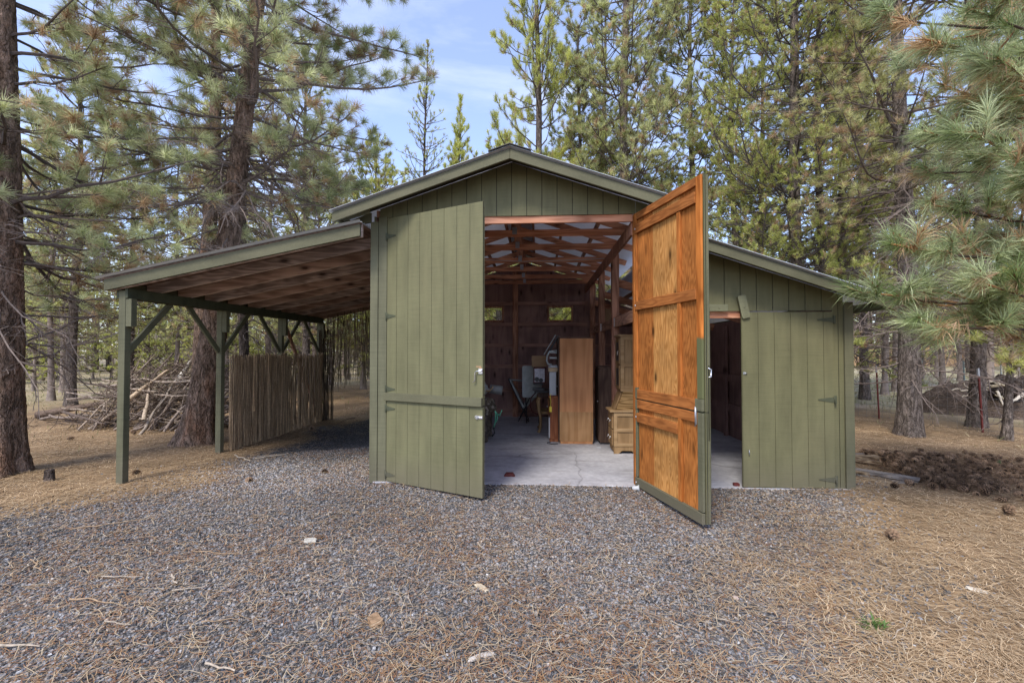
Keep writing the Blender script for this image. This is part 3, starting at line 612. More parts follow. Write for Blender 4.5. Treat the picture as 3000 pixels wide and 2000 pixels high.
# grey camp chair tilted against the clutter
t = thing('camp_chair', 'grey fabric camp chair tipped over behind the curved leg table', 'chair', (-.55, 5.2, FZ))
m = MB(); m.smooth = True
m.quadbox([(-.16, -.02, 1.02), (.42, .1, .98), (.40, .35, .95), (-.1, .3, 1.0), (-.18, -.03, 1.06), (.40, .08, 1.02), (.40, .36, .99), (-.1, .33, 1.04)])
m.quadbox([(-.20, -.02, 1.04), (-.14, -.02, 1.04), (.22, -.05, .34), (.14, -.05, .34), (-.20, .32, 1.04), (-.14, .32, 1.04), (.22, .3, .34), (.14, .3, .34)])
m.quadbox([(.14, -.05, .34), (.22, -.05, .34), (.50, .05, .62), (.44, .05, .95), (.14, .3, .34), (.22, .3, .34), (.50, .3, .62), (.44, .3, .95)])
m.build('fabric_seat', M['grey'], t, .02)
m = MB()
for y in (-.05, .32):
    m.tube([(-.2, y, 1.07), (.17, y, .30), (.3, y, .02)], .013, 8); m.tube([(.5, y, .98), (.2, y, .32), (.05, y, .02)], .013, 8)
m.build('frame', M['black'], t)
# monitors, papers, chair frame and easel on the pedestal desk
m = MB(); m.box(.21, .345, 2.95, 2.98, .90, 1.36); m.box(.215, .34, 2.985, 3.2, .90, 1.3); small('white_case', 'upright white plastic case on the pedestal desk', 'case', m, M['white'], .008)
m = MB(); m.box(.19, .37, 2.93, 3.22, 1.365, 1.44); small('wooden_tray', 'pale wooden tray on top of the white case', 'tray', m, plain('pale_wood', (.45, .33, .2), .6, .2))
m = MB(); m.box(.20, .37, 2.96, 3.2, 1.445, 1.475); m.box(.24, .36, 2.95, 3.1, 1.4755, 1.49); small('paper_stack', 'pile of papers on the wooden tray', 'papers', m, M['white'], .002)
m = MB(); m.tube([(.36, 2.98, 1.78), (.22, 2.97, 1.76), (.17, 2.97, 1.68), (.16, 2.97, 1.58), (.19, 2.98, 1.51), (.26, 3.0, 1.50)], .016, 8); m.tube([(.36, 3.2, 1.78), (.22, 3.19, 1.76), (.17, 3.19, 1.68), (.16, 3.19, 1.58), (.19, 3.2, 1.51), (.26, 3.2, 1.50)], .016, 8); m.box(.2, .36, 2.985, 3.185, 1.73, 1.75); m.box(.22, .36, 2.985, 3.185, 1.62, 1.65)
small('chair_frame', 'tubular white chair frame lying on the pedestal desk pile', 'chair', m, M['greyl'], 0)
t = thing('folding_easel', 'dark folded easel leaning over the desk against the wardrobe', 'easel', (.3, 3.3, 1.5))
m = MB(); m.beam((-.14, 0, .16), (.1, .02, .58), .03, .03); m.beam((-.14, .3, .16), (.1, .32, .58), .03, .03)
for k in range(7): a = k/6.; m.box(-.14+.24*a-.01, -.14+.24*a+.01, .015, .3, .16+.42*a-.01, .16+.42*a+.012)
m.build('slatted_frame', M['black'], t)
m = MB(); m.beam((-.19, .1, .2), (.05, .1, .60), .2, .012); m.build('board', M['greyl'], t)
m = MB(); m.tube([(.24, 2.78, .95), (.22, 2.76, .90), (.235, 2.765, .80), (.225, 2.77, .70)], .006, 6); m.box(.205, .25, 2.755, 2.775, .60, .70); small('yellow_tag', 'yellow plug and black cord hanging on the pedestal desk', 'plug', m, [M['yellow']], .004)
m = MB(); m.tube([(.36, 2.58, FZ+.01), (.25, 2.55, FZ+.01), (.16, 2.62, FZ+.01), (.17, 2.72, FZ+.01), (.24, 2.74, FZ+.012)], .008, 6); small('power_cord', 'black power cord lying on the floor beside the wardrobe', 'cord', m, M['black'], 0)
m = MB(); m.tube([(-.06, 4.05, .86), (-.17, 4.0, .74), (-.19, 3.98, .58), (-.14, 3.96, .44), (-.02, 3.95, .38)], .012, 8); small('red_hose', 'dark red hose hanging below the curved leg table', 'hose', m, M['red'], 0)
# left pile: split logs, camouflage cloth, bucket and hose
def lump(name, label, cat, c, rad, mat, seed, n=18, ky=1., amp=.28):
    import bmesh
    bm = bmesh.new(); bmesh.ops.create_icosphere(bm, subdivisions=4, radius=1)
    for v in bm.verts:
        p = v.co.copy(); k = 1+amp*mnoise.noise(p*1.7+Vector((seed, 0, 0)))+amp*.5*mnoise.noise(p*5+Vector((0, seed, 0)))
        v.co = Vector((p.x*rad[0], p.y*rad[1], p.z*rad[2]))*k
    me = bpy.data.meshes.new(name); bm.to_mesh(me); bm.free(); me.materials.append(mat)
    o = bpy.data.objects.new(name, me); link(o); o.location = c; return tag(o, label, cat)
def camo():
    t = NT('camouflage_cloth', .9, .1); v = t.coord(); a = t.noise(v, 9, 2); b = t.noise(t.coord(loc=(3, 1, 0)), 13, 2)
    c = t.mix(t.ramp(a, [(.48, 0.), (.5, 1.)]), (.17, .135, .095), (.085, .07, .05)); c = t.mix(t.ramp(b, [(.58, 0.), (.6, 1.)]), c, (.27, .24, .2)); t.base(c); t.bump(t.noise(v, 30, 4), .5, .01); return t.m
for k, (x, y, z, l, r_) in enumerate(((-1.14, 2.75, .0, .52, .17), (-1.12, 3.35, .0, .5, .17), (-1.32, 3.0, .0, .56, .14))):
    m = MB(); prof = [(r_*(.94+.06*math.sin(i*2.1)), l*i/8) for i in range(9)]; m.lathe(prof, (0, 0, 0), 14); o = m.build('log_round', M['bark_grey'], None); o.location = (x, y, FZ)
    tag(o, ('split log round nearest the doorway under the camouflage cloth', 'grey log round behind the nearest one by the left door', 'slim log round against the hidden left pile')[k], 'log')
lump('camouflage_cloth', 'bunched camouflage cloth lying over the log rounds inside the left door', 'cloth', (-1.10, 3.02, .66), (.24, .42, .2), camo(), 2.)
lump('cloth_bag', 'crumpled grey bag on top of the camouflage cloth by the left door', 'bag', (-1.18, 3.1, 1.0), (.16, .22, .16), M['grey'], 5.)
m = MB(); m.tube([(-1.12, 3.0, 1.0), (-.98, 2.98, .97), (-.90, 2.97, 1.06), (-.92, 3.0, 1.08)], [.012, .014, .01, .006], 8); small('curved_handle', 'pale curved wooden handle sticking out of the left pile', 'handle', m, plain('pale_handle', (.42, .27, .12), .5, .3), 0)
m = MB(); m.tube([(-1.1, 4.2, .92), (-.82, 4.2, .88)], .1, 14); small('grey_bucket', 'dark grey cylinder lying behind the left pile', 'bucket', m, M['grey'], 0)
t = thing('garden_hose', 'green garden hose draped over the pile inside the left door', 'hose', (-.90, 2.85, FZ))
for k in range(4):
    o_ = k*.022; m = MB(); m.tube([(-.14, .1+o_, .60), (-.02, .02+o_, .66-o_*.8), (.06+o_*1.2, -.02, .55-o_), (.05+o_*2., -.02, .36+k*.08), (.02+o_*2, 0, .26+k*.1)][:5 if k < 2 else 4], .013, 8); m.build('hose_loop', M['hose'], t)
m = MB(); m.tube([(.02, 0, .26), (.04, -.02, .15), (-.01, -.04, .09)], [.013, .013, .018], 8); m.build('hose_end', M['black'], t)
m = MB(); m.prism([(-.49, .30, FZ), (-.33, .30, FZ), (-.36, .30, FZ+.045), (-.46, .30, FZ+.045)], (0, .08, 0)); small('wheel_chock', 'small dark red wedge on the concrete floor at the barn threshold', 'wedge', m, M['red'])
t = thing('paper_cup', 'crumpled white paper cup lying on the gravel at the threshold', 'cup', (1.2, -.12, -.02)); m = MB(); m.lathe([(.03, 0), (.034, .03), (.028, .05), (.04, .09)], (0, 0, 0), 12); o = m.build('cup_body', M['white'], t); o.rotation_euler = (R(80), 0, R(70)); o.location = (0, 0, .032)
m = MB(); m.box(1.38+.1, 1.75, 4.32, 4.7, 2.40, 2.72); small('cardboard_box', 'plain cardboard box on the loft shelf behind the inner posts', 'box', m, M['card'])
m = MB(); m.box(1.05, 1.13, 2.3, 2.35, FZ, FZ+.012); small('white_scrap', 'scrap of white paper on the floor in front of the dark cabinet', 'scrap', m, M['white'], 0)
m = MB(); m.box(2.53, 2.60, .02, .08, FZ, FZ+.035); small('red_block', 'small dark red block on the lean-to threshold', 'block', m, M['red'])
# ================================================================ ground
def smooth(a, b, x): t = np.clip((x-a)/(b-a), 0, 1); return t*t*(3-2*t)
def wob(x, y, s=1.):
    return (np.sin(x*1.7*s+y*.9*s+.4)+np.sin(x*.8*s-y*2.1*s+2.)+np.sin(x*3.3*s+y*2.6*s+1.1)*.6+np.sin(-x*5.1*s+y*4.3*s)*.4)/3
def litter(x, y):
    x = np.asarray(x, float); y = np.asarray(y, float); n = wob(x, y)*.45
    bl = np.interp(y, [-7, -3, -1.6, -.9, -.3, 1.2, 4.6, 7], [-7.4, -6.9, -5.9, -5.4, -5.1, -5.0, -5.0, -4.9])
    br = np.interp(y, [-6, -3.5, -2.4, -1.1, .25, 2], [.6, 1.6, 2.5, 3.1, 3.9, 4.2])
    a = smooth(1.3, -.7, x-bl+n*1.2); b = smooth(-1.5, 1.1, x-br+n*1.3); c = smooth(5.6, 6.8, y+n)
    return np.maximum(np.maximum(a, b), c)
def pale(x, y):
    return smooth(1., .3, np.hypot((x+3.5)/2.6, (y-.35)/1.25)+wob(x, y)*.15)
def grass(x, y):
    return smooth(9, 13, x+np.minimum(y, 20)*.25+wob(x, y, .3)*1.5-2)*smooth(4, 8, y) + smooth(13, 19, -x+y*.55+wob(x, y, .3)*2-4)*.6
def zg(x, y):
    l = litter(x, y)
    return -.03 + l*(.02+.018*wob(x*1.3, y*1.7)+.012*wob(y*3.1, x*2.7)) + (1-l)*.006*wob(x*2, y*2) + smooth(30, 90, np.asarray(y, float))*1.2 + 0.036*smooth(-.9, -.05, np.asarray(y, float))*smooth(2.2, .5, np.asarray(y, float))*smooth(-3.5, -2.7, x)*smooth(5.0, 4.3, x)
def axis(a, b, st, far):
    v = list(np.arange(a, b+1e-6, st)); d = st
    while v[-1] < far: d *= 1.25; v.append(v[-1]+d)
    d = st
    while v[0] > -far: d *= 1.25; v.insert(0, v[0]-d)
    return np.array(v)
gx = axis(-11, 12, .11, 420); gy = axis(-6.5, 9, .11, 420)
Xg, Yg = np.meshgrid(gx, gy); B = Bulk(); li = litter(Xg, Yg); gr = np.clip(grass(Xg, Yg), 0, 1)
m = len(gx); i = np.arange(len(gy)-1)[:, None]*m+np.arange(m-1)[None]
B.put(np.stack([Xg, Yg, zg(Xg, Yg)], -1), quads=np.stack([i, i+1, i+m+1, i+m], -1), col=np.stack([li, gr, 0*li], -1).reshape(-1, 3))
def ground_mat():
    t = NT('yard_ground', .9, .15); a = t.n('ShaderNodeAttribute', attribute_name='tint'); sp = t.n('ShaderNodeSeparateColor'); t.l(a.outputs['Color'], sp.inputs[0])
    v = t.coord()
    # gravel
    vc = t.vor(v, 52, 'F1', 'Color'); s2 = t.n('ShaderNodeSeparateColor'); t.l(vc, s2.inputs[0]); vd = t.vor(v, 52)
    g = t.ramp(s2.outputs[0], [(0., (.05, .048, .05)), (.5, (.12, .118, .122)), (.85, (.24, .235, .235)), (1., (.38, .37, .36))])
    g = t.mix(1., g, t.ramp(vd, [(.0, 1.15), (.62, .30)]), 'MULTIPLY')
    pale = t.noise(v, .8, 4); g = t.mix(t.ramp(pale, [(.5, 0.), (.72, .5)]), g, (.25, .25, .26))
    # needle litter: crossing fibres
    fs = []
    for k, (r, sc) in enumerate(((.2, 1), (1.1, 1.2), (2.0, .9), (2.7, 1.1))):
        vv = t.coord(rot=(0, 0, r), scale=(7*sc, 120*sc, 1), loc=(k*3.1, 0, 0)); fs.append(t.noise(vv, 1., 3, .6, .6))
    f = fs[0]
    for q in fs[1:]: f = t.math('MAXIMUM', f, q)
    big = t.noise(v, 1.1, 5, .65); mid = t.noise(v, 5, 5, .7)
    l = t.ramp(f, [(.46, (.09, .058, .035)), (.58, (.28, .185, .10)), (.68, (.46, .325, .185)), (.84, (.58, .44, .28))])
    l = t.mix(1., l, t.ramp(big, [(.28, .55), (.7, 1.15)]), 'MULTIPLY'); l = t.mix(t.ramp(mid, [(.55, 0.), (.75, .55)]), l, (.10, .065, .04))
    # far pale field
    gn = t.noise(v, .35, 6, .6); gn2 = t.noise(v, 4, 5, .7)
    fld = t.ramp(gn, [(.35, (.47, .40, .29)), (.5, (.36, .34, .19)), (.65, (.54, .48, .37))]); fld = t.mix(1., fld, t.ramp(gn2, [(.3, .55), (.7, 1.2)]), 'MULTIPLY')
    edge = t.math('ADD', sp.outputs[0], t.math('MULTIPLY', t.math('SUBTRACT', mid, .5), 1.2)); em = t.ramp(edge, [(.35, 0.), (.65, 1.)])
    col = t.mix(em, g, l); col = t.mix(t.math('MULTIPLY', sp.outputs[1], t.ramp(mid, [(.3, .6), (.6, 1.)])), col, fld)
    t.base(col); h = t.mix(em, t.ramp(vd, [(0., 1.), (.6, 0.)]), f); t.bump(h, .7, .015); return t.m
tag(B.build('ground', ground_mat(), None, True), kind='structure')
rng = np.random.default_rng(11)
def fan(n, d0, d1, p, half=56, rng=rng):
    """random ground points in a fan before the camera; density falls with distance"""
    u = rng.random(n); q = 2-p; d = (d0**q+(d1**q-d0**q)*u)**(1/q)
    a = R(90)+YAW+np.radians(rng.uniform(-half, half, n)); return d*np.cos(a), CAM[1]+d*np.sin(a), d
def in_barn(x, y, m=.0): return (x > XL-m) & (x < XS+m) & (y > -.03-m) & (y < YB+m)
def rotz(v, a):
    c, s = np.cos(a), np.sin(a); return np.stack([v[..., 0]*c-v[..., 1]*s, v[..., 0]*s+v[..., 1]*c, v[..., 2]], -1)
# gravel stones
N = 330000
x, y, d = fan(N, 1.9, 9.0, 1.35); l = litter(x, y); k = ~in_barn(x, y) & (rng.random(N) > l*1.05-.06); x, y, d = x[k], y[k], d[k]; n = len(x)
oct_ = np.array([(-1, -.8, -.7), (1, -.9, -.7), (.9, 1, -.7), (-1, .9, -.7), (-.7, -.7, .55), (.7, -.6, .7), (.6, .7, .6), (-.6, .6, .75)], float)
V = oct_[None]*rng.uniform(.65, 1.2, (n, 8, 3)); r = rng.lognormal(math.log(.0058), .38, n)*(1+np.clip(d-3, 0, 6)*.13); r = np.clip(r, .003, .013)
V *= (r[:, None]*np.stack([np.ones(n), rng.uniform(.6, 1, n), rng.uniform(.45, .8, n)], -1))[:, None, :]
th = rng.uniform(0, 6.28, (n, 1)); tl = rng.normal(0, .35, (n, 1)); V = np.stack([V[..., 0], V[..., 1]*np.cos(tl)-V[..., 2]*np.sin(tl), V[..., 1]*np.sin(tl)+V[..., 2]*np.cos(tl)], -1); V = rotz(V, th)
V += np.stack([x, y, zg(x, y)+r*rng.uniform(.1, .7, n)], -1)[:, None, :]
qd = np.array([(4, 5, 6, 7), (0, 1, 5, 4), (1, 2, 6, 5), (2, 3, 7, 6), (3, 0, 4, 7)])
Q = (np.arange(n)[:, None, None]*8+qd[None]).reshape(-1, 4)
b = rng.random(n)**1.5; tone = .052+.235*b; warm = rng.random(n); patch = (1+.25*wob(x*.9, y*.9+2))*(1+.38*pale(x, y))
C = np.stack([tone*(1.02+.14*(warm > .6)), tone, tone*np.where(warm > .6, .83, 1.0)], -1)*patch[:, None]; C[rng.random(n) < .005] = (.48, .47, .45)
B = Bulk(); B.put(V.reshape(-1, 3), quads=Q, col=np.repeat(C, 8, 0)); tag(B.build('gravel', M['stone']), kind='stuff')
# fallen needles: flat curved strips
def strips(x, y, L, w, col, z, rng, curve=.5):
    n = len(x); a = rng.uniform(0, 6.28, n); c = rng.normal(0, curve, n); B_ = []; p = np.stack([x, y, z], -1); pts = [p]; an = a-c
    for s in range(3):
        p = p+np.stack([np.cos(an), np.sin(an), rng.normal(0, .10, n)], -1)*(L/3)[:, None]; p[:, 2] = np.maximum(p[:, 2], z-.006); pts.append(p); an = an+c
    P = np.stack(pts, 1); sd = np.stack([-np.sin(a), np.cos(a), 0*a], -1)[:, None, :]*np.array([.8, 1, .9, .3])[None, :, None]*w[:, None, None]/2
    V = np.stack([P-sd, P+sd], 2).reshape(n, 8, 3); q = np.array([(0, 1, 3, 2), (2, 3, 5, 4), (4, 5, 7, 6)])
    return V.reshape(-1, 3), (np.arange(n)[:, None, None]*8+q[None]).reshape(-1, 4), np.repeat(col, 8, 0)
B = Bulk()
N = 290000; x, y, d = fan(N, 1.9, 15, 1.2); l = litter(x, y); k = ~in_barn(x, y, .03) & (rng.random(N) < l*(.55+.45*wob(x*2, y*2))+.02); x, y, d = x[k], y[k], d[k]; n = len(x)
mx = rng.random((n, 1)); col = np.array([.27, .165, .08])*(1-mx)+np.array([.66, .50, .31])*mx; col *= (1+.28*wob(x*1.6, y*1.6))[:, None]
v_, q_, c_ = strips(x, y, rng.uniform(.07, .17, n), .0017+.00038*d, col, zg(x, y)+rng.uniform(.004, .03, n), rng, .2); B.put(v_, quads=q_, col=c_)
# long clumped straws on the right hand edge and short rusty bits on the gravel
N = 105000; x, y, d = fan(N, 1.9, 9, 1.3); l = litter(x, y); clump = smooth(-.25, .6, wob(x*1.1+3, y*1.3)+.25*(np.abs(x) > 2)); k = ~in_barn(x, y, .03) & (l < .7) & (rng.random(N) < clump*.32+.22); x, y, d = x[k], y[k], d[k]; n = len(x)
mx = rng.random((n, 1)); col = np.array([.22, .095, .045])*(1-mx)+np.array([.46, .29, .15])*mx
v_, q_, c_ = strips(x, y, rng.uniform(.025, .10, n), .0022+.0004*d, col, zg(x, y)+rng.uniform(.012, .022, n), rng, .35); B.put(v_, quads=q_, col=c_)
N = 6500; x, y, d = fan(N, 1.9, 8, 1.2); k = ~in_barn(x, y, .03); x, y, d = x[k], y[k], d[k]; n = len(x)
mx = rng.random((n, 1)); col = np.array([.34, .22, .11])*(1-mx)+np.array([.60, .50, .34])*mx
v_, q_, c_ = strips(x, y, rng.uniform(.08, .19, n), .0026+.0004*d, col, zg(x, y)+rng.uniform(.014, .03, n), rng, .3); B.put(v_, quads=q_, col=c_)
tag(B.build('needle_litter', M['straw']), kind='stuff')
# dry grass wisps far right and left
B = Bulk(); N = 26000; x, y, d = fan(N, 9, 45, .6); gq = np.clip(grass(x, y), 0, 1)*.8+.12; k = ~in_barn(x, y, .2) & (rng.random(N) < gq) & ((y > 5) | (np.abs(x) > 8)); x, y, d = x[k], y[k], d[k]; n = len(x)
h = rng.uniform(.05, .16, n); a = rng.uniform(0, 6.28, n); w_ = .004+.0006*d; p = np.stack([x, y, zg(x, y)-.01], -1); sd = np.stack([np.cos(a), np.sin(a), 0*a], -1)*w_[:, None]
tip = p+np.stack([rng.normal(0, .05, n), rng.normal(0, .05, n), h], -1); mx = rng.random((n, 1)); col = np.array([.16, .17, .06])*(1-mx)+np.array([.42, .34, .2])*mx
B.put(np.stack([p-sd, p+sd, tip], 1).reshape(-1, 3), tris=np.arange(3*n).reshape(-1, 3), col=np.repeat(col, 3, 0)); tag(B.build('dry_grass', M['straw']), kind='stuff')
# ---------------------------------------------------------------- pine cones
def cone_mesh(seed, op=1.):
    rg = np.random.default_rng(seed); B = Bulk(); L = .085
    for k in range(9):
        pass
    th = np.linspace(0, 2*np.pi, 9)[:-1]; zs_ = np.linspace(0, 1, 7); prof = np.array([.25, .75, .9, .85, .68, .42, .08])*.026
    v = np.stack([np.outer(prof, np.cos(th)), np.outer(prof, np.sin(th)), np.outer(zs_*L, np.ones(8))], -1).reshape(-1, 3)
    q = [(i*8+j, i*8+(j+1) % 8, (i+1)*8+(j+1) % 8, (i+1)*8+j) for i in range(6) for j in range(8)]
    B.put(v, quads=q, col=np.array([.014, .009, .006]))
    for k in range(58):
        u = (k+.5)/58; a = k*2.39996; pr = np.interp(u, zs_, prof); rr = pr*.8; ro = pr*(1.5*op)+.009; z0 = u*L*.94; z1 = z0+.012+.010*u; w = .0085*(1-.45*u)
        e = np.array([math.cos(a), math.sin(a), 0]); s = np.array([-math.sin(a), math.cos(a), 0])
        pts = [e*rr+s*w*.5+[0, 0, z0], e*rr-s*w*.5+[0, 0, z0], e*ro-s*w+[0, 0, z1], e*(ro+.002)+[0, 0, z1+.004], e*ro+s*w+[0, 0, z1]]
        lo_ = pts[3]+np.array([0, 0, -.005]); g_ = rg.uniform(.7, 1.3)
        B.put(np.array(pts+[lo_]), tris=[(0, 1, 2), (0, 2, 4), (2, 3, 4), (2, 5, 4), (2, 5, 3)], col=np.array([[.03, .018, .011]]*2+[[.30, .195, .12]]*3+[[.07, .045, .028]])*g_)
    return B.mesh('pine_cone', M['cone'])
CM = [cone_mesh(1), cone_mesh(2, 1.15), cone_mesh(3, .85)]
def cone(x, y, z, label, group, sc=1.):
    o = bpy.data.objects.new('pine_cone', CM[random.randrange(3)]); link(o); o.location = (x, y, z)
    o.rotation_euler = (R(random.uniform(55, 115)), R(random.uniform(-25, 25)), random.uniform(0, 6.28)); o.scale = (sc,)*3
    tag(o, label, 'pine cone', group); return o
def gpt(px, py, z=-.03):
    s = 3000/2352; r_ = _fw+_rt*(px*s-1500)/FPX-_up*(py*s-1000)/FPX; return CAM+r_*((z-CAM[2])/r_[2])
HQ = [gpt(*q)[:2] for q in ((1972, 1040), (2365, 1058), (2365, 1152), (2085, 1114))]     # outline of the heap on the ground
def heap_pt(u, v): return (HQ[0]*(1-u)+HQ[1]*u)*(1-v)+(HQ[3]*(1-u)+HQ[2]*u)*v
rp = random.Random(8); cnt = 0
while cnt < 272:
    u = rp.random(); v = rp.random()**.8; q = heap_pt(u, v); X = q[0]+rp.gauss(0, .12); Y = q[1]+rp.gauss(0, .10)
    if X < 4.2 or (Y < .45 and X < 5.15): continue
    cnt += 1; hgt = .14*(1-(2*v-1)**2)*(1-.5*u)
    cone(X, Y, float(zg(X, Y))+.035+rp.uniform(0, hgt), 'brown pine cone in the heap raked together beside the lean-to', 'pine cones heaped beside the lean-to', rp.uniform(.8, 1.12))
for px, py, lab in ((2045, 1130, 'single pine cone just in front of the grey plank end'), (2100, 1122, 'pine cone at the near edge of the heap right of the plank'), (2138, 1123, 'second loose pine cone right of the plank'),
                    (2228, 1137, 'loose pine cone before the middle of the heap'), (2275, 1146, 'one of two loose cones below the right part of the heap'), (2316, 1157, 'loose pine cone below the heap near the right edge'), (2308, 1187, 'open pine cone nearest the right edge on the straw'),
                    (2043, 1245, 'lone pine cone on the needles well in front of the lean-to'), (742, 1087, 'lone brown cone on the pale gravel below the carport'), (574, 1108, 'small dark cone on the gravel by the left carport post'),
                    (716, 991, 'dark cone near the reed screen foot'), (153, 1014, 'cone on the litter left of the brush pile'), (310, 1001, 'cone on the litter in front of the brush pile'), (320, 1092, 'cone beside the foot of the front carport post')):
    s = 3000/2352; r_ = _fw+_rt*(px*s-1500)/FPX-_up*(py*s-1000)/FPX; q = CAM+r_*((-.03-CAM[2])/r_[2])
    cone(q[0], q[1], float(zg(q[0], q[1]))+.035, lab, 'loose pine cones', 1.2)
# dry debris under the cone heap
B = Bulk(); n = 7500; u = rng.random(n); v = rng.random(n); x, y = (np.array([heap_pt(a_, b_) for a_, b_ in zip(u, v)])+rng.normal(0, .30, (n, 2))).T; k = (x > 4.1) & ~in_barn(x, y, .02); x, y = x[k], y[k]; n = len(x); mx = rng.random((n, 1))
v_, q_, c_ = strips(x, y, rng.uniform(.06, .17, n), np.full(n, .006), np.array([.055, .03, .018])*(1-mx)+np.array([.23, .14, .075])*mx, zg(x, y)+rng.uniform(.01, .17, n), rng); B.put(v_, quads=q_, col=c_); tag(B.build('heap_debris', M['straw']), kind='stuff')
# ---------------------------------------------------------------- old planks beside the lean-to
M['oldwood'] = wood('grey_weathered_wood', (.14, .125, .115), (.31, .275, .245), 'x', 20, True, .5)
M['rotwood'] = wood('rotten_wood', (.10, .065, .04), (.33, .25, .16), 'x', 26, True, .5)
def plank(p, q, w, h, mat, lab):
    p = Vector(p); q = Vector(q); L = (q-p).length; m = MB(); n = 7; rr = random.Random(int(L*1e4))
    for i in range(n):
        a = i/(n-1)
        for sx, sz in ((-1, -1), (1, -1), (1, 1), (-1, 1)): m.v.append((L*a+rr.gauss(0, .006 if 0 < i < n-1 else .014), sx*w/2+rr.gauss(0, .004), sz*h/2+rr.gauss(0, .0025)))
    for i in range(n-1):
        for j in range(4): m.add((i*4+j, i*4+(j+1) % 4, i*4+4+(j+1) % 4, i*4+4+j))
    m.add((0, 1, 2, 3)); m.add(tuple(4*(n-1)+k for k in (3, 2, 1, 0)))
    o = m.build('plank', mat, None, .003); o.location = p; o.rotation_euler = (q-p).to_track_quat('X', 'Z').to_euler(); tag(o, lab, 'plank', 'old planks beside the lean-to'); return o
plank((4.12, 1.25, .06), (5.12, .42, .03), .14, .05, M['oldwood'], 'long grey plank pointing out from the lean-to corner')
plank((4.10, 1.10, .0), (5.0, .36, -.02), .12, .04, M['oldwood'], 'second grey plank lying just below the long one')
plank((4.15, .62, .02), (4.75, .42, .0), .10, .05, M['rotwood'], 'short brown board end against the lean-to corner')
plank((4.35, 1.62, .09), (5.35, 1.50, .10), .16, .035, M['rotwood'], 'split pale board on top of the plank pile')
plank((4.5, 1.85, .05), (5.25, 1.25, .06), .12, .04, M['rotwood'], 'broken brown board under the split one')
plank((4.1, .95, .10), (4.55, .55, .07), .08, .03, M['rotwood'], 'thin splintered board leaning at the lean-to wall')
plank((4.6, 2.1, .03), (5.5, 1.9, .03), .13, .05, M['oldwood'], 'dark plank at the back of the pile under the cones')
# ---------------------------------------------------------------- bits on the gravel
def gpt(px, py, z=-.03):
    s = 3000/2352; r_ = _fw+_rt*(px*s-1500)/FPX-_up*(py*s-1000)/FPX; return CAM+r_*((z-CAM[2])/r_[2])
def twig(p, q, r, col, lab, name='twig', grp='twigs on the gravel', wig=.03, z=.02):
    rr = random.Random(int(abs(p[0]*977+q[1]*131)*100)); k = 7; P = np.linspace(p, q, k); L = np.linalg.norm(np.array(q)-np.array(p)); P[1:-1, :2] += np.array([[rr.gauss(0, wig*L), rr.gauss(0, wig*L)] for _ in range(k-2)])
    P[:, 2] = zg(P[:, 0], P[:, 1])+z+r; B = Bulk(); rad = np.linspace(r, r*.55, k)*np.array([rr.uniform(.8, 1.2) for _ in range(k)]); tubes(B, P[None], rad[None], 6, np.array(col)); tag(B.build(name, M['deadwood'], None, True), lab, name.replace('_', ' '), grp)
for k, (a, b, r, lab) in enumerate((((405, 1303), (395, 1330), .010, ''), ((395, 1330), (405, 1350), .010, 'pale crooked twig standing out on the left gravel'), ((232, 1331), (327, 1330), .006, 'straight brown twig left of the crooked one'), ((160, 1385), (262, 1391), .007, 'pale curved twig on the lower left gravel'),
    ((0, 1491), (92, 1494), .008, 'straight pale twig at the left picture edge'), ((472, 1535), (540, 1552), .008, 'dark twig at the bottom left of the gravel'), ((440, 1270), (540, 1278), .005, 'thin grey twig curving across the gravel left of centre'), ((395, 1362), (470, 1354), .005, 'thin grey twig below the crooked one'),
    ((385, 1412), (420, 1385), .005, 'thin twig slanting up left of the bark piece'), ((462, 1435), (552, 1428), .004, 'long thin stem on the gravel above the bark piece'), ((240, 1433), (300, 1440), .005, 'bent straw coloured twig on the lower left gravel'), ((50, 1320), (80, 1285), .007, 'forked twig at the far left of the gravel'),
    ((70, 1290), (95, 1318), .006, 'short twig crossing the forked one at the far left'), ((938, 1372), (948, 1400), .005, 'small hooked twig right of the bark piece'), ((715, 1268), (770, 1262), .004, 'thin twig beside the pale flat stone'), ((160, 1222), (330, 1198), .007, 'long grey stick lying along the litter edge left'),
    ((585, 1058), (660, 1046), .012, 'stick lying near the litter edge below the carport'), ((540, 1050), (575, 1064), .012, 'forked stick end below the carport'), ((1930, 1560), (2010, 1530), .004, 'curved stem at the bottom right'), ((2050, 1485), (2090, 1440), .004, 'dry stem bundle at the lower right'), ((1640, 1425), (1700, 1440), .004, 'thin stem on the gravel right of centre'))):
    if lab: twig(gpt(*a), gpt(*b), r, (.36, .30, .23) if k % 3 else (.30, .21, .13), lab)
def chip(px, py, l, w, h, mat, name, lab, cat, ang, seed):
    p = gpt(px, py); import bmesh
    bm = bmesh.new(); bmesh.ops.create_icosphere(bm, subdivisions=3, radius=1)
    for v in bm.verts:
        c = v.co; k = 1+.35*mnoise.noise(c*1.6+Vector((seed, 0, 0))); v.co = Vector((max(-.8, min(.8, c.x))*l*k, max(-.75, min(.75, c.y))*w*k, max(-.5, min(.55, c.z))*h*k))
    me = bpy.data.meshes.new(name); bm.to_mesh(me); bm.free(); me.materials.append(mat); o = bpy.data.objects.new(name, me); link(o)
    o.location = (p[0], p[1], float(zg(p[0], p[1]))+h*.7); o.rotation_euler = (0, R(4), R(ang)); tag(o, lab, cat)
chip(712, 1247, .065, .035, .03, plain('pale_rock', (.42, .39, .33), .85, .2, 0, .3, 30), 'stone', 'pale flat stone on the gravel in front of the left door', 'stone', 10, 1)
chip(730, 1236, .05, .035, .02, M['bark'], 'bark_piece', 'small brown bark flake right behind the pale flat stone', 'bark', -30, 2)
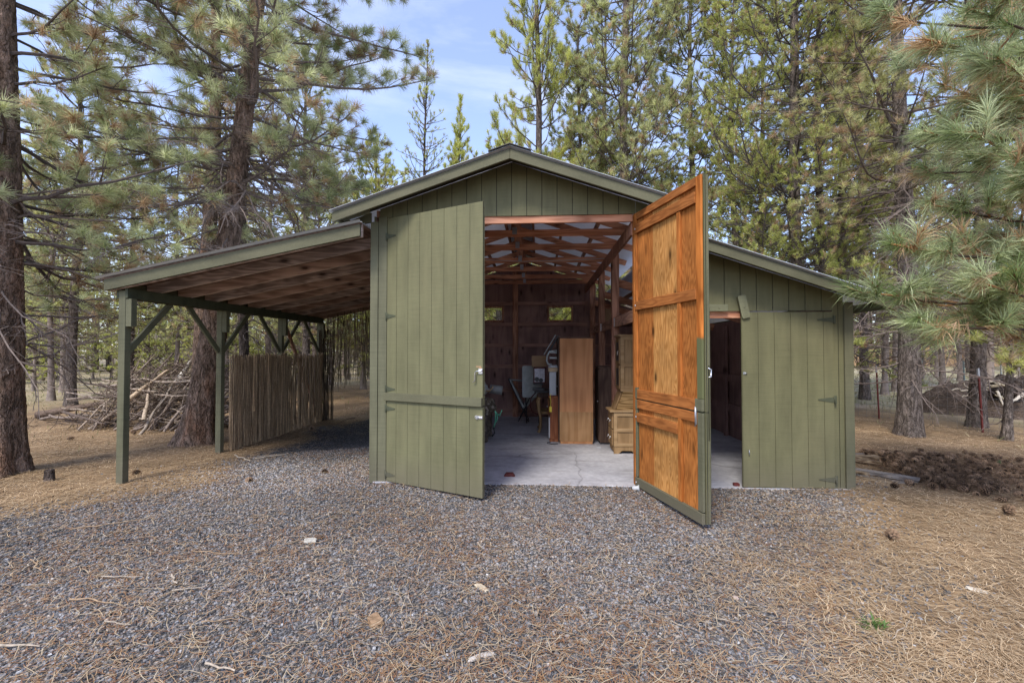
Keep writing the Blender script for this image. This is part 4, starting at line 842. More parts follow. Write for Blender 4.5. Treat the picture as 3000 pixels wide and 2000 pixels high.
chip(862, 1430, .085, .05, .022, plain('loose_bark', (.26, .17, .10), .9, .1, 0, .5, 40), 'bark_piece', 'tan bark slab lying on the lower left gravel', 'bark', -50, 3)
chip(1106, 1352, .075, .028, .014, plain('wood_chip', (.48, .40, .28), .8, .2, 0, .3, 40), 'wood_chip', 'blocky pale wood chip in the middle of the gravel', 'wood chip', -40, 4)
chip(1107, 1508, .10, .022, .012, plain('grey_wood_chip', (.42, .38, .33), .8, .2, 0, .3, 40), 'wood_chip', 'long grey splinter at the bottom centre', 'wood chip', 35, 5)
chip(2243, 1362, .07, .03, .012, plain('white_chip', (.58, .52, .42), .8, .2, 0, .2, 40), 'wood_chip', 'whitish wood chip on the straw at the lower right', 'wood chip', -30, 6)
chip(1690, 1377, .02, .018, .014, plain('pink_stone', (.45, .35, .3), .8, .2), 'stone', 'small pinkish pebble right of centre', 'stone', 0, 7)
m = MB(); m.lathe([(.075, -.05), (.06, .03), (.055, .12), (.05, .15)], (0, 0, 0), 12); o = m.build('cut_stump', M['bark_dark'], None, .004); p = gpt(113, 1108); o.location = (p[0], p[1], float(zg(p[0], p[1])))
tag(o, 'tiny cut stump on the needle litter beside the left trunk', 'stump')
def sprout(px, py, lab, n, L, col, seed):
    p = gpt(px, py); rg = np.random.default_rng(seed); B = Bulk(); a = rg.uniform(0, 6.28, n); e = rg.uniform(.15, 1.2, n); d = np.stack([np.cos(a)*np.cos(e), np.sin(a)*np.cos(e), np.sin(e)], -1); l_ = rg.uniform(.5, 1, n)*L
    b = np.array([p[0], p[1], float(zg(p[0], p[1]))])+rg.normal(0, .02, (n, 3))*[1, 1, 0]; md = b+d*l_[:, None]*.6; tp = b+d*l_[:, None]*np.array([1, 1, .75]); s = np.stack([-np.sin(a), np.cos(a), 0*a], -1)*.005
    B.put(np.stack([b, md-s, tp, md+s], 1).reshape(-1, 3), quads=np.arange(4*n).reshape(-1, 4), col=np.repeat(np.array(col)*rg.uniform(.7, 1.2, (n, 1)), 4, 0)); tag(B.build('green_sprout', M['needle']), lab, 'plant')
sprout(2010, 1452, 'small green weed sprouting from the gravel at the lower right', 46, .12, (.14, .24, .06), 4); sprout(2300, 1072, 'small green pine seedling behind the cone heap', 60, .16, (.06, .2, .06), 5)
# ---------------------------------------------------------------- brush pile
rs = random.Random(21)
def stick(p, q, r, col, lab, grp='sticks of the brush pile', wig=.02, fork=True, name='stick'):
    k = 8; P = np.linspace(p, q, k); L = np.linalg.norm(np.array(q)-np.array(p)); P[1:-1] += np.array([[rs.gauss(0, wig*L*.6) for _ in range(3)] for _ in range(k-2)]); B = Bulk()
    rad = np.linspace(r, r*.5, k); tubes(B, P[None], rad[None], 7, np.array(col))
    if fork:
        for _ in range(rs.randint(1, 4)):
            i = rs.randint(2, 6); d = P[i]-P[i-1]; d = d/np.linalg.norm(d); e = d+np.array([rs.gauss(0, .6) for _ in range(3)]); l_ = L*rs.uniform(.08, .22); Q = np.linspace(P[i], P[i]+e*l_, 4); tubes(B, Q[None], np.linspace(r*.45, r*.2, 4)[None], 5, np.array(col)*.9)
    return tag(B.build(name, M['deadwood'], None, True), lab, 'stick', grp)
GRY = ((.20, .155, .125), (.27, .215, .175), (.13, .10, .082), (.36, .29, .225))
for k in range(64):                            # lower mass, mostly lying
    cx = rs.uniform(-10.9, -6.9); cy = rs.uniform(3.6, 5.2); h = max(.08, 1.25*(1-((cx+8.6)/3.4)**2)); z = rs.uniform(.02, h); a = rs.gauss(0, .5)+(math.pi if rs.random() < .5 else 0); L = rs.uniform(.7, 2.2)
    d = np.array([math.cos(a), math.sin(a)*.6, rs.gauss(.03, .12)])*L/2; c = np.array([cx, cy, z]); p0 = c-d; p1 = c+d; p0[2] = max(p0[2], .0); p1[2] = max(p1[2], .0)
    stick(p0, p1, rs.uniform(.010, .032), rs.choice(GRY), 'grey bare stick lying in the brush pile left of the carport')
for k in range(46):                            # leaning ones
    bx = rs.uniform(-10.4, -7.3); tx = bx+rs.uniform(.3, 1.5); stick(np.array([bx, 3.5+rs.random()*.6, .0]), np.array([tx, 4.3+rs.random()*.5, rs.uniform(.8, 1.75)]), rs.uniform(.014, .04), rs.choice(GRY), 'grey stick leaning upright against the brush pile', 'leaning sticks of the brush pile')
stick(at(285, 925, 3.4), at(385, 850, 4.2), .055, (.48, .36, .24), 'pale peeled branch leaning on the front of the brush pile', wig=.004); stick(at(330, 965, 3.3), at(345, 880, 3.9), .045, (.42, .33, .24), 'short stout peeled branch at the front of the brush pile', wig=.01)
stick(at(405, 880, 4.2), at(438, 830, 4.6), .075, (.55, .5, .43), 'whitish log end standing out at the top right of the brush pile', wig=.004, fork=False)
stick(at(320, 1000, 3.2), at(400, 880, 4.0), .035, (.3, .25, .2), 'long grey branch reaching down to the litter before the brush pile')
stick(at(85, 953, 5.2), at(240, 925, 5.6), .10, (.14, .10, .075), 'long dark pole lying left of the brush pile', wig=.006, name='log'); stick(at(95, 962, 5.0), at(300, 948, 4.2), .04, (.2, .16, .13), 'thin branch lying below the dark pole')
B = Bulk(); n = 900; c = np.stack([rng.normal(-8.8, 1.15, n), rng.uniform(3.6, 5.2, n), 0*np.ones(n)], -1); hmax = np.clip(1.55*(1-((c[:, 0]+8.4)/2.8)**2), .12, 2); c[:, 2] = rng.random(n)*hmax; d = unit(rng.normal(0, 1, (n, 3))*[1, .8, .5])*rng.uniform(.15, .5, (n, 1)); u = np.linspace(-1, 1, 4)
P = c[:, None]+d[:, None]*u[None, :, None]+rng.normal(0, .03, (n, 4, 3)); P[..., 2] = np.maximum(P[..., 2], -.02); mx = rng.random((n, 1)); tubes(B, P, np.repeat(rng.uniform(.003, .009, (n, 1)), 4, 1), 4, np.array([.06, .045, .035])*(1-mx)+np.array([.24, .18, .13])*mx); tag(B.build('brush_twigs', M['deadwood']), kind='stuff')
# small slash pile behind the rear screen
for k in range(14):
    cx = rs.uniform(-6.2, -3.6); a = rs.uniform(0, 6.28); L = rs.uniform(.3, .8); c = np.array([cx, 8.6+rs.random()*.8, rs.uniform(.03, .3)]); d = np.array([math.cos(a), math.sin(a), rs.gauss(0, .2)])*L/2; stick(c-d, c+d, rs.uniform(.008, .02), rs.choice(GRY), 'thin stick in the small slash pile behind the carport', 'sticks of the small slash pile')
# ---------------------------------------------------------------- earth mound, uprooted stump and wire fence on the right
def mound():
    nx, ny = 70, 50; xs_ = np.linspace(-1, 1, nx); ys_ = np.linspace(-1, 1, ny); X, Y = np.meshgrid(xs_, ys_); Z = np.zeros_like(X)
    for j in range(ny):
        for i_ in range(nx):
            r2 = X[j, i_]**2+Y[j, i_]**2; h = max(0, 1-r2)**.9; p = Vector((X[j, i_]*3, Y[j, i_]*2.4, 0)); Z[j, i_] = h*(1.05+.5*mnoise.noise(p*.8))+h*.22*mnoise.noise(p*3)+min(h*4, 1)*.10*mnoise.noise(p*8)-.08
    B = Bulk(); i = np.arange(ny-1)[:, None]*nx+np.arange(nx-1)[None]; B.put(np.stack([X*2.9, Y*1.5, Z], -1), quads=np.stack([i, i+1, i+nx+1, i+nx], -1))
    t = NT('dug_earth', .95, .1); v = t.coord(); a = t.noise(v, 3, 6, .7); b = t.noise(v, 22, 4, .7); c = t.ramp(a, [(.3, (.05, .038, .03)), (.55, (.13, .095, .07)), (.75, (.22, .17, .13))]); t.base(t.mix(1., c, t.ramp(b, [(.3, .5), (.7, 1.4)]), 'MULTIPLY')); t.bump(b, .9, .05)
    o = B.build('earth_mound', t.m, None, True); o.location = (13.6, 7.6, -.05); o.rotation_euler = (0, 0, R(-24)); tag(o, 'brown heap of dug earth and litter behind the wire fence', 'mound')
mound()
lump('uprooted_stump', 'dark uprooted stump lying on the earth mound', 'stump', at(2322, 892, 7.0), (.42, .36, .34), M['bark_dark'], 9., amp=.5)
rr = random.Random(4)
for k in range(16):
    p = at(2235+rr.random()*120, 880+rr.random()*40, 6.6+rr.random()*.8); a = rr.uniform(0, 6.28); L = rr.uniform(.3, .95); q = p+np.array([math.cos(a)*L, .2*math.sin(a), rr.gauss(.08, .25)*L])
    stick(p, q, rr.uniform(.015, .04), rr.choice(((.55, .47, .34), (.45, .38, .26), (.35, .3, .2))), 'pale bare root sticking out of the earth mound', 'roots on the earth mound', .09, False, 'root')
for k, (a, b, r_) in enumerate((((2352, 905), (2325, 922), .05), ((2290, 898), (2305, 930), .035))): stick(at(*a, 6.5), at(*b, 6.3), r_, (.6, .53, .42), ('broken whitish root at the right picture edge', 'short whitish root hanging in front of the stump')[k], None, .02, False, 'root')
fence = thing('wire_fence', 'wire mesh fence on red steel posts crossing the litter right of the lean-to', 'fence', (0, 0, 0))
M['postred'] = plain('post_red', (.135, .026, .02), .6, .3, 0, .35, 12)
FP = [at(2019, 962, 6.6), at(2257, 1000, 4.5), np.array([4.9, 9.2, 0]), np.array([13.9, 1.2, 0])]
order = [FP[2], FP[0], FP[1], FP[3]]
for k, p in enumerate(order):
    z = float(zg(p[0], p[1])); m = MB(); lean = (.0, -.05, -.06, .03)[k]; m.beam((p[0], p[1], z-.1), (p[0]+lean, p[1], z+1.22), .035, .008, (1, 0, .02)); m.beam((p[0], p[1]-.018, z-.1), (p[0]+lean, p[1]-.018, z+1.22), .008, .028, (1, 0, .02))
    po = m.build('fence_post', M['postred'], fence); m = MB(); m.beam((p[0]+lean, p[1]-.003, z+1.22), (p[0]+lean*1.2, p[1]-.003, z+1.40), .038, .03, (1, 0, .02)); m.build('post_cap', M['white'], po)
B = Bulk()
for a, b in zip(order[:-1], order[1:]):
    a = np.array(a); b = np.array(b); a[2] = b[2] = 0; L = np.linalg.norm(b-a); u = np.linspace(0, 1, 14)
    for z in (.05, .2, .36, .54, .74, .96, 1.18):
        P = a+(b-a)*u[:, None]; P[:, 2] = z-.05*np.sin(u*np.pi); tubes(B, P[None], np.full((1, 14), .0032), 4, np.array([.14, .13, .12]))
    nn_ = int(L/.17); P = (a+(b-a)*((np.arange(nn_)+.5)/nn_)[:, None])[:, None, :]+np.array([[0, 0, -.02], [0, 0, .6], [0, 0, 1.16]])[None]; tubes(B, P, np.full((nn_, 3), .0026), 4, np.array([.14, .13, .12]))
B.build('wire_mesh', M['deadwood'], fence)
for k, (px, py, Y, h) in enumerate(((2215, 863, 19, 1.3), (2170, 855, 19, 1.3), (2300, 862, 20, 1.3), (2120, 856, 22, 1.3))):
    p = at(px, py, Y); z = float(zg(p[0], p[1])); m = MB(); m.beam((p[0], p[1], z-.1), (p[0]-.04, p[1], z+h), .06, .03, (1, 0, 0)); m.beam((p[0], p[1]-.03, z-.1), (p[0]-.04, p[1]-.03, z+h), .02, .05, (1, 0, 0)); tag(m.build('fence_post', plain('grey_green_post', (.16, .2, .19), .6, .3) if k == 0 else M['metal']), ('grey green steel post in the pale field between the two right trunks', 'thin dark post in the field left of the green one', 'far field post behind the earth mound', 'far field post right of the second trunk')[k], 'post')
# tan fence wall and houses beyond the field
t = thing('board_fence', 'long tan board fence across the far side of the pale field', 'fence', (40, 44, 0))
m = MB(); w_ = plain('tan_boards', (.55, .37, .22), .8, .2, 0, .2, 3)
for k in range(12): m.box(-24+k*4+.03, -20+k*4-.03, 0, .05, .2, 2.6)
m.build('board_panel', w_, t)
for k in range(13): m = MB(); m.box(-24+k*4-.08, -24+k*4+.08, -.1, -.002, 0, 2.75); m.build('fence_post', w_, t)
def house(x, y, wx, wy, h, lab, col):
    t = thing('house', lab, 'house', (x, y, 0)); m = MB(); m.prism([(-wx, -wy, 0), (wx, -wy, 0), (wx, -wy, h), (0, -wy, h+wx*.4), (-wx, -wy, h)], (0, 2*wy, 0)); m.build('wall', plain('house_wall', col, .8, .2, 0, .1), t)
    m = MB()
    for s in (-1, 1): m.prism([(0, -wy-.3, h+wx*.4+.05), (s*(wx+.4), -wy-.3, h-.11), (s*(wx+.4), -wy-.3, h+.02), (0, -wy-.3, h+wx*.4+.19)], (0, 2*wy+.6, 0))
    m.build('roof', plain('house_roof', (.22, .21, .21), .8, .2), t)
    for k in (-1, 1):
        f = MB(); f.box(k*wx*.5-.6, k*wx*.5+.6, -wy-.06, -wy-.004, 1.1, 2.2); fo = f.build('window', M['white'], t); p = MB(); p.box(k*wx*.5-.5, k*wx*.5+.5, -wy-.075, -wy-.0605, 1.2, 2.1); p.build('pane', M['black'], fo)
house(72, 78, 7, 5, 3.2, 'pale grey house beyond the tan fence far right', (.5, .5, .52)); house(-40, 46, 5, 4, 2.8, 'light house glimpsed between far trunks behind the brush pile', (.6, .56, .5))
# ================================================================ trees
def trunk_mesh(B, H, r0, ax, sides, step, rough, rng, col, flare=.35, top=.12):
    zs_ = np.arange(-.25, H, step); th = 2*np.pi*np.arange(sides)/sides; r = r0*((1-top)*(1-np.clip(zs_, 0, H)/H)**.85+top)*(1+flare*np.exp(-np.clip(zs_, -.2, 9)/.35)); c = ax(zs_)
    ph = rng.uniform(0, 6.28, 8); k = np.array([3, 5, 7, 11, 13, 17, 4, 9]); fz = rng.uniform(.5, 6, 8); lob = sum(np.sin(k[i]*th[None]+ph[i]+fz[i]*zs_[:, None])*(.5 if k[i] > 6 else .8) for i in range(8))/4
    lob2 = sum(np.sin((3+i)*th[None]+ph[i])/(3+i) for i in range(5))*np.exp(-np.clip(zs_, 0, 9)/.5)[:, None]*.5
    rr = r[:, None]*(1+rough*lob+lob2*.35); jit = rng.normal(0, rough*.35, rr.shape); rr = rr*(1+jit)
    v = np.stack([c[:, None, 0]+rr*np.cos(th), c[:, None, 1]+rr*np.sin(th), np.repeat(zs_[:, None], sides, 1)], -1).reshape(-1, 3)
    n = len(zs_); i = np.arange(n-1)[:, None]*sides; j = np.arange(sides)[None]; j2 = (j+1) % sides; B.put(v, quads=np.stack([i+j, i+j2, i+sides+j2, i+sides+j], -1), col=col)
def rad_at(z, H, r0, top=.12): return r0*((1-top)*(1-np.clip(z, 0, H)/H)**.85+top)
def dirs(az, el): return np.stack([np.cos(az)*np.cos(el), np.sin(az)*np.cos(el), np.sin(el)], -1)
def grow(P0, az, el0, el1, L, k, rng, wig=.12, curve=0.):
    n = len(L); P = np.zeros((n, k, 3)); P[:, 0] = P0; a = az.copy(); c = curve*rng.normal(0, 1, n)
    for s in range(1, k):
        f = (s-.5)/(k-1); e = el0+(el1-el0)*f+rng.normal(0, wig*.7, n); a = a+rng.normal(0, wig, n)+c/(k-1); P[:, s] = P[:, s-1]+dirs(a, e)*(L/(k-1))[:, None]
    return P
def side(P, Lp, per, s0, ang, lfac, lmin, k, rng, up=.3, pow_=1.):
    """side shoots along each polyline of P"""
    n, kk, _ = P.shape; cnt = np.maximum(1, (per*Lp+rng.random(n)).astype(int)); idx = np.repeat(np.arange(n), cnt); m = len(idx)
    s = s0+(1-s0)*rng.random(m)**pow_; f = s*(kk-1); i0 = np.minimum(f.astype(int), kk-2); fr = (f-i0)[:, None]; base = P[idx, i0]*(1-fr)+P[idx, i0+1]*fr; d = unit(P[idx, i0+1]-P[idx, i0])
    az = np.arctan2(d[:, 1], d[:, 0]); el = np.arcsin(np.clip(d[:, 2], -1, 1)); sg = np.where(rng.random(m) < .5, -1, 1)
    L = (lmin+lfac*Lp[idx]*(1.05-s)*rng.uniform(.6, 1.3, m)); a2 = az+sg*(ang+rng.normal(0, .22, m)); e0 = el+rng.normal(.05, .25, m)
    return grow(base, a2, e0, e0+up+rng.normal(0, .2, m), L, k, rng, .14), L, idx, s
def needles(B, P, D, C, nn, L, w, rng, lo=.25, hi=1.25, back=.5, droop=.15, bend=0., var=.35):
    m = len(P); t = m*nn; i = np.repeat(np.arange(m), nn); d = D[i]; q = rng.normal(0, 1, (t, 3)); q = unit(q-(q*d).sum(-1, keepdims=True)*d)
    th = rng.uniform(lo, hi, t)[:, None]; o = d*np.cos(th)+q*np.sin(th); o[:, 2] -= droop*rng.random(t); o = unit(o)
    Ln = L*rng.uniform(.65, 1.1, t)[:, None]; b = P[i]-d*(rng.random(t)*back)[:, None]*L; sd = unit(np.cross(o, rng.normal(0, 1, (t, 3))))*w/2; col = C[i]*(1+var*(rng.random((t, 1))-.5)*2)
    if bend:
        md = b+o*Ln*.5; o2 = unit(o+np.array([0, 0, -1])*bend*rng.random((t, 1))); tp = md+o2*Ln*.5
        B.put(np.stack([b-sd, b+sd, md+sd, md-sd, tp], 1).reshape(-1, 3), quads=(np.arange(t)[:, None]*5+np.array([0, 1, 2, 3])), tris=(np.arange(t)[:, None]*5+np.array([3, 2, 4])), col=np.repeat(col, 5, 0))
    else:
        B.put(np.stack([b-sd, b+sd, b+o*Ln], 1).reshape(-1, 3), tris=np.arange(3*t).reshape(-1, 3), col=np.repeat(col, 3, 0))
PAL = {'blue': ((.30, .345, .15), (.68, .70, .40)), 'green': ((.34, .385, .09), (.70, .70, .25)), 'sage': ((.36, .395, .15), (.70, .70, .35)), 'light': ((.42, .45, .09), (.74, .74, .25)), 'olive': ((.32, .33, .115), (.62, .60, .27)), 'far': ((.40, .43, .15), (.72, .71, .34)), 'dead': ((.30, .18, .09), (.62, .46, .28))}
def palette(pal, n, dead, rng, z=None):
    a, b = np.array(PAL[pal][0]), np.array(PAL[pal][1]); m = rng.random((n, 1)); c = a*(1-m)+b*m; dd = rng.random(n) < dead; a, b = np.array(PAL['dead'][0]), np.array(PAL['dead'][1]); m = rng.random((n, 1)); c[dd] = (a*(1-m)+b*m)[dd]; return c
def clear(P, loc):
    if loc is None: return np.ones(len(P), bool)
    X = P[..., 0]+loc[0]; Y = P[..., 1]+loc[1]; Z = P[..., 2]
    roof = np.where(X < XL, zc(X), np.where(X < 1.9, AZ-PM*np.abs(X-AX), zs(X)))+.12
    return ~((X > -5.95) & (X < 4.35) & (Y > -.55) & (Y < YB+.45) & (Z < roof)).any(1)
def conifer(seed, H=12, r0=.2, zb=3., zdead=1.5, nb=60, ndead=20, Lmax=2.2, prof=.7, el=(-.15, .7), curl=.45, tw=5., sub=5., nl=.16, nn=26, nw=.007, pal='green', dead=.12, lean=(0, 0), sides=10, step=.4, rough=.05, bark_m='bark_far', limbcol=(.11, .088, .072), back=.5, hi=1.25, droop=.15, bend=0., ztop=None, az0=None, twl=.30, deadtw=5., rb=.03, flare=.35, whorl=0, loc=None):
    rng = np.random.default_rng(seed); ztop = ztop or H*.99; ph = rng.uniform(0, 6.28, 2)
    def ax(z): z = np.asarray(z, float); return np.stack([lean[0]*z+.06*np.sin(z*.5+ph[0])-.06*np.sin(ph[0]), lean[1]*z+.06*np.sin(z*.45+ph[1])-.06*np.sin(ph[1])], -1)
    T = Bulk(); trunk_mesh(T, H, r0, ax, sides, step, rough, rng, np.ones(3), flare); LB = Bulk(); CB = Bulk()
    # live branches
    z = zb+(ztop-zb)*np.sort(rng.random(nb))**.9
    if whorl: z = zb+np.round((z-zb)/whorl)*whorl+rng.normal(0, .05, nb)
    z = np.minimum(z, H-.15); u = (z-zb)/(H-zb); az = rng.uniform(0, 6.28, nb) if az0 is None else az0(rng, nb)
    L = Lmax*np.clip(1-u, .04, 1)**prof*rng.uniform(.65, 1.15, nb); e0 = el[0]+(el[1]-el[0])*u+rng.normal(0, .24, nb); c = ax(z); P0 = np.stack([c[:, 0], c[:, 1], z], -1)
    P = grow(P0, az, e0, e0+curl*(1-.3*u)+rng.normal(0, .2, nb), L, 8, rng, .15, .4); kp = clear(P, loc); P, L, az, e0, u = P[kp], L[kp], az[kp], e0[kp], u[kp]; nb = len(L); rb_ = (rb*(.35+.65*L/Lmax))[:, None]*np.linspace(1, .28, 8)[None]; lc = np.array(limbcol)
    tubes(LB, P, rb_, 5, lc); S1, L1, i1, s1 = side(P, L, tw, .22, .85, twl, .10, 5, rng); kp = clear(S1, loc); S1, L1 = S1[kp], L1[kp]; tubes(LB, S1, np.repeat(.0035+.006*np.minimum(L1, 1)[:, None], 5, 1)*np.linspace(1.3, .6, 5), 4, lc*1.15)
    S2, L2, i2, s2 = side(S1, L1, sub, .3, .7, .35, .05, 4, rng); kp = clear(S2, loc); S2, L2 = S2[kp], L2[kp]; tubes(LB, S2, np.repeat(.003+.003*np.minimum(L2, 1)[:, None], 4, 1)*np.linspace(1.2, .7, 4), 3, lc*1.3)
    E = np.concatenate([P[:, -1], S1[:, -1], S2[:, -1]]); D = np.concatenate([unit(P[:, -1]-P[:, -2]), unit(S1[:, -1]-S1[:, -2]), unit(S2[:, -1]-S2[:, -2])]); D = unit(D+np.array([0, 0, .25]))
    pc = palette(pal, len(E), dead, rng); pc = pc*rng.uniform(.8, 1.2, (len(E), 1)); needles(CB, E, D, pc, nn, nl, nw, rng, back=back, hi=hi, droop=droop, bend=bend)
    # dead lower limbs with bare twigs
    if ndead:
        z = zdead+(zb+1.2-zdead)*rng.random(ndead); az = rng.uniform(0, 6.28, ndead); L = Lmax*rng.uniform(.35, .95, ndead); c = ax(z); P = grow(np.stack([c[:, 0], c[:, 1], z], -1), az, rng.normal(.0, .4, ndead), rng.normal(-.55, .6, ndead), L, 7, rng, .30, 1.1); kp = clear(P, loc); P, L = P[kp], L[kp]; ndead = len(L); dc = np.array((.19, .15, .125))
        tubes(LB, P, (rb*.55*np.linspace(1, .25, 7))[None].repeat(ndead, 0), 4, dc); S, Ls, i_, s_ = side(P, L, deadtw, .15, .9, .32, .08, 4, rng, -.1); tubes(LB, S, np.repeat(.0028+.004*np.minimum(Ls, 1)[:, None], 4, 1)*np.linspace(1.2, .6, 4), 3, dc*1.1)
        S2, Ls2, _, _ = side(S, Ls, deadtw*1.3, .2, .8, .4, .04, 3, rng, -.05); tubes(LB, S2, np.full((len(Ls2), 3), .0026), 3, dc*1.15)
    return (T.mesh('trunk', M[bark_m], True), LB.mesh('limbs', M['twig']), CB.mesh('crown', M['needle']))
def plant(meshes, name, label, x, y, group=None, rz=0, sc=1., cat='tree', z=None):
    t = thing(name, label, cat, (x, y, float(zg(x, y)) if z is None else z), rz, group); t.scale = (sc, sc, sc)
    for me, nm in zip(meshes, ('trunk', 'limbs', 'crown')):
        o = bpy.data.objects.new(nm, me); link(o, t)
    return t
def pos(px, Y): return at(px, 807, Y)[0]
# --- the two big ponderosas left
plant(conifer(9, 13, .265, 2.9, 1.5, 100, 56, 2.7, .25, (-.25, .5), .5, 4.3, 3.2, .21, 62, .0052, 'blue', .26, (-.012, 0), 48, .05, .045, 'bark', (.10, .08, .07), hi=1.35, droop=.35, bend=.5, deadtw=5, rb=.032, twl=.30, loc=(-7.80, .12)), 'ponderosa_pine', 'thick dark ponderosa trunk at the left picture edge with drooping needle branches', -7.80, .12)
plant(conifer(17, 13.5, .25, 4.7, 3.4, 125, 50, 3.8, .22, (-.25, .5), .5, 4.6, 3.4, .22, 62, .0055, 'blue', .30, (.125, .02), 48, .05, .05, 'bark', (.14, .112, .095), hi=1.4, droop=.3, bend=.5, deadtw=6, rb=.036, flare=.62, loc=(-6.60, 2.35)), 'ponderosa_pine', 'big leaning ponderosa with reddish trunk rising behind the carport roof', -6.60, 2.35)
plant(conifer(23, 14, .21, 5., 2.6, 40, 34, 2.4, .5, (-.2, .5), .4, 4, 4, .16, 26, .006, 'olive', .5, (.01, 0), 20, .15, .05, 'bark', deadtw=6, loc=(pos(463, 4.4), 4.4)), 'ponderosa_pine', 'second reddish trunk close behind the big leaning ponderosa', pos(463, 4.4), 4.4)
plant(conifer(24, 14, .135, 5.5, 2.2, 40, 44, 2.1, .5, (-.2, .5), .4, 4, 4, .15, 22, .006, 'olive', .3, (.004, 0), 16, .2, .05, 'bark_dark', deadtw=7, loc=(pos(566, 5.8), 5.8)), 'pine_tree', 'slim dark pine trunk between the leaning ponderosa and the reed screen', pos(566, 5.8), 5.8)
# --- pines rising behind the barn roof
plant(conifer(31, 16.6, .11, 5.0, 3, 130, 24, 2.3, .7, (.1, .9), .6, 2.8, 2.4, .15, 14, .014, 'green', .12, sides=8, bark_m='bark_dark', hi=1.1, loc=(pos(975, 15), 15)), 'lodgepole_pine', 'tall thin sparse pine standing alone against the sky left of the gable', pos(975, 15), 15)
plant(conifer(32, 12.6, .12, 2.4, 1, 130, 0, 2.2, .75, (.25, 1.1), .4, 6, 5, .18, 26, .012, 'light', .05, sides=8, hi=.95, back=1.0, loc=(pos(1056, 13), 13)), 'young_pine', 'bright yellow green young pine just left of the roof ridge', pos(1056, 13), 13)
plant(conifer(33, 20, .17, 2.0, 2, 150, 10, 3.3, .55, (.1, .9), .75, 5.6, 4.6, .18, 26, .012, 'light', .12, sides=10, bark_m='bark_grey', hi=1.0, back=1.2, loc=(pos(1236, 10), 10)), 'ponderosa_pine', 'light green pine with upswept branches right of the roof ridge', pos(1236, 10), 10)
plant(conifer(34, 22, .20, 2.4, 2.5, 190, 16, 3.9, .3, (-.05, .8), .55, 5.6, 5.0, .18, 26, .0135, 'sage', .18, sides=12, bark_m='bark_grey', hi=1.2, loc=(pos(1440, 9.5), 9.5)), 'ponderosa_pine', 'broad blue green ponderosa behind the right roof slope', pos(1440, 9.5), 9.5)
plant(conifer(37, 20, .16, 2.0, 2.5, 170, 14, 3.4, .3, (-.05, .8), .55, 5.6, 5.0, .17, 26, .0135, 'sage', .2, sides=12, bark_m='bark_grey', hi=1.2, loc=(pos(1590, 12), 12)), 'ponderosa_pine', 'olive pine behind the barn between the ridge pines and the open orange door', pos(1590, 12), 12)
plant(conifer(35, 18.5, .19, 2.4, 2.6, 260, 40, 3.5, .3, (-.1, .6), .55, 7, 6, .085, 30, .010, 'green', .15, sides=14, bark_m='bark_grey', limbcol=(.10, .085, .075), back=1.6, hi=1.35, deadtw=6, loc=(pos(1836, 6.9), 6.9)), 'lodgepole_pine', 'dense bright green lodgepole with grey trunk above the lean-to roof', pos(1836, 6.9), 6.9)
plant(conifer(36, 17, .15, 4.6, 1.8, 95, 46, 2.7, .5, (-.2, .4), .4, 5.5, 5, .08, 24, .009, 'olive', .25, sides=12, bark_m='bark_dark', back=1.5, hi=1.35, deadtw=6, loc=(pos(1892, 8.8), 8.8)), 'lodgepole_pine', 'left of the two dark slim trunks right of the lean-to roof', pos(1892, 8.8), 8.8)
plant(conifer(38, 17, .155, 4.8, 1.8, 95, 50, 2.7, .5, (-.2, .4), .4, 5.5, 5, .08, 24, .009, 'olive', .3, sides=12, bark_m='bark_dark', back=1.5, hi=1.35, deadtw=6, loc=(pos(1934, 9.2), 9.2)), 'lodgepole_pine', 'right of the two dark slim trunks right of the lean-to roof', pos(1934, 9.2), 9.2)
plant(conifer(41, 14, .205, 4.4, 1.1, 105, 60, 3.1, .45, (-.2, .5), .4, 4.5, 4.5, .17, 26, .009, 'olive', .35, sides=40, step=.06, rough=.045, bark_m='bark_grey', deadtw=5, loc=(pos(2085, 4.05), 4.05)), 'ponderosa_pine', 'stout furrowed trunk standing right of the lean-to in front of the fence', pos(2085, 4.05), 4.05)
plant(conifer(42, 14, .15, 4.4, 1.3, 105, 56, 3.1, .45, (-.2, .5), .4, 4.5, 4.5, .17, 26, .009, 'olive', .35, sides=36, step=.06, rough=.045, bark_m='bark_grey', deadtw=5, loc=(pos(2240, 5.3), 5.3)), 'ponderosa_pine', 'furrowed trunk behind the red fence post near the earth mound', pos(2240, 5.3), 5.3)
plant(conifer(43, 3.6, .075, 1.15, .5, 26, 5, 1.0, .5, (.0, .9), .6, 5, 4, .19, 60, .004, 'green', .08, (.09, 0), 14, .1, .06, 'bark_grey', bend=.4, hi=1.1, back=.9, loc=(pos(2309, 3.6), 3.6)), 'young_pine', 'small leaning pine sapling beside the red fence post', pos(2309, 3.6), 3.6)
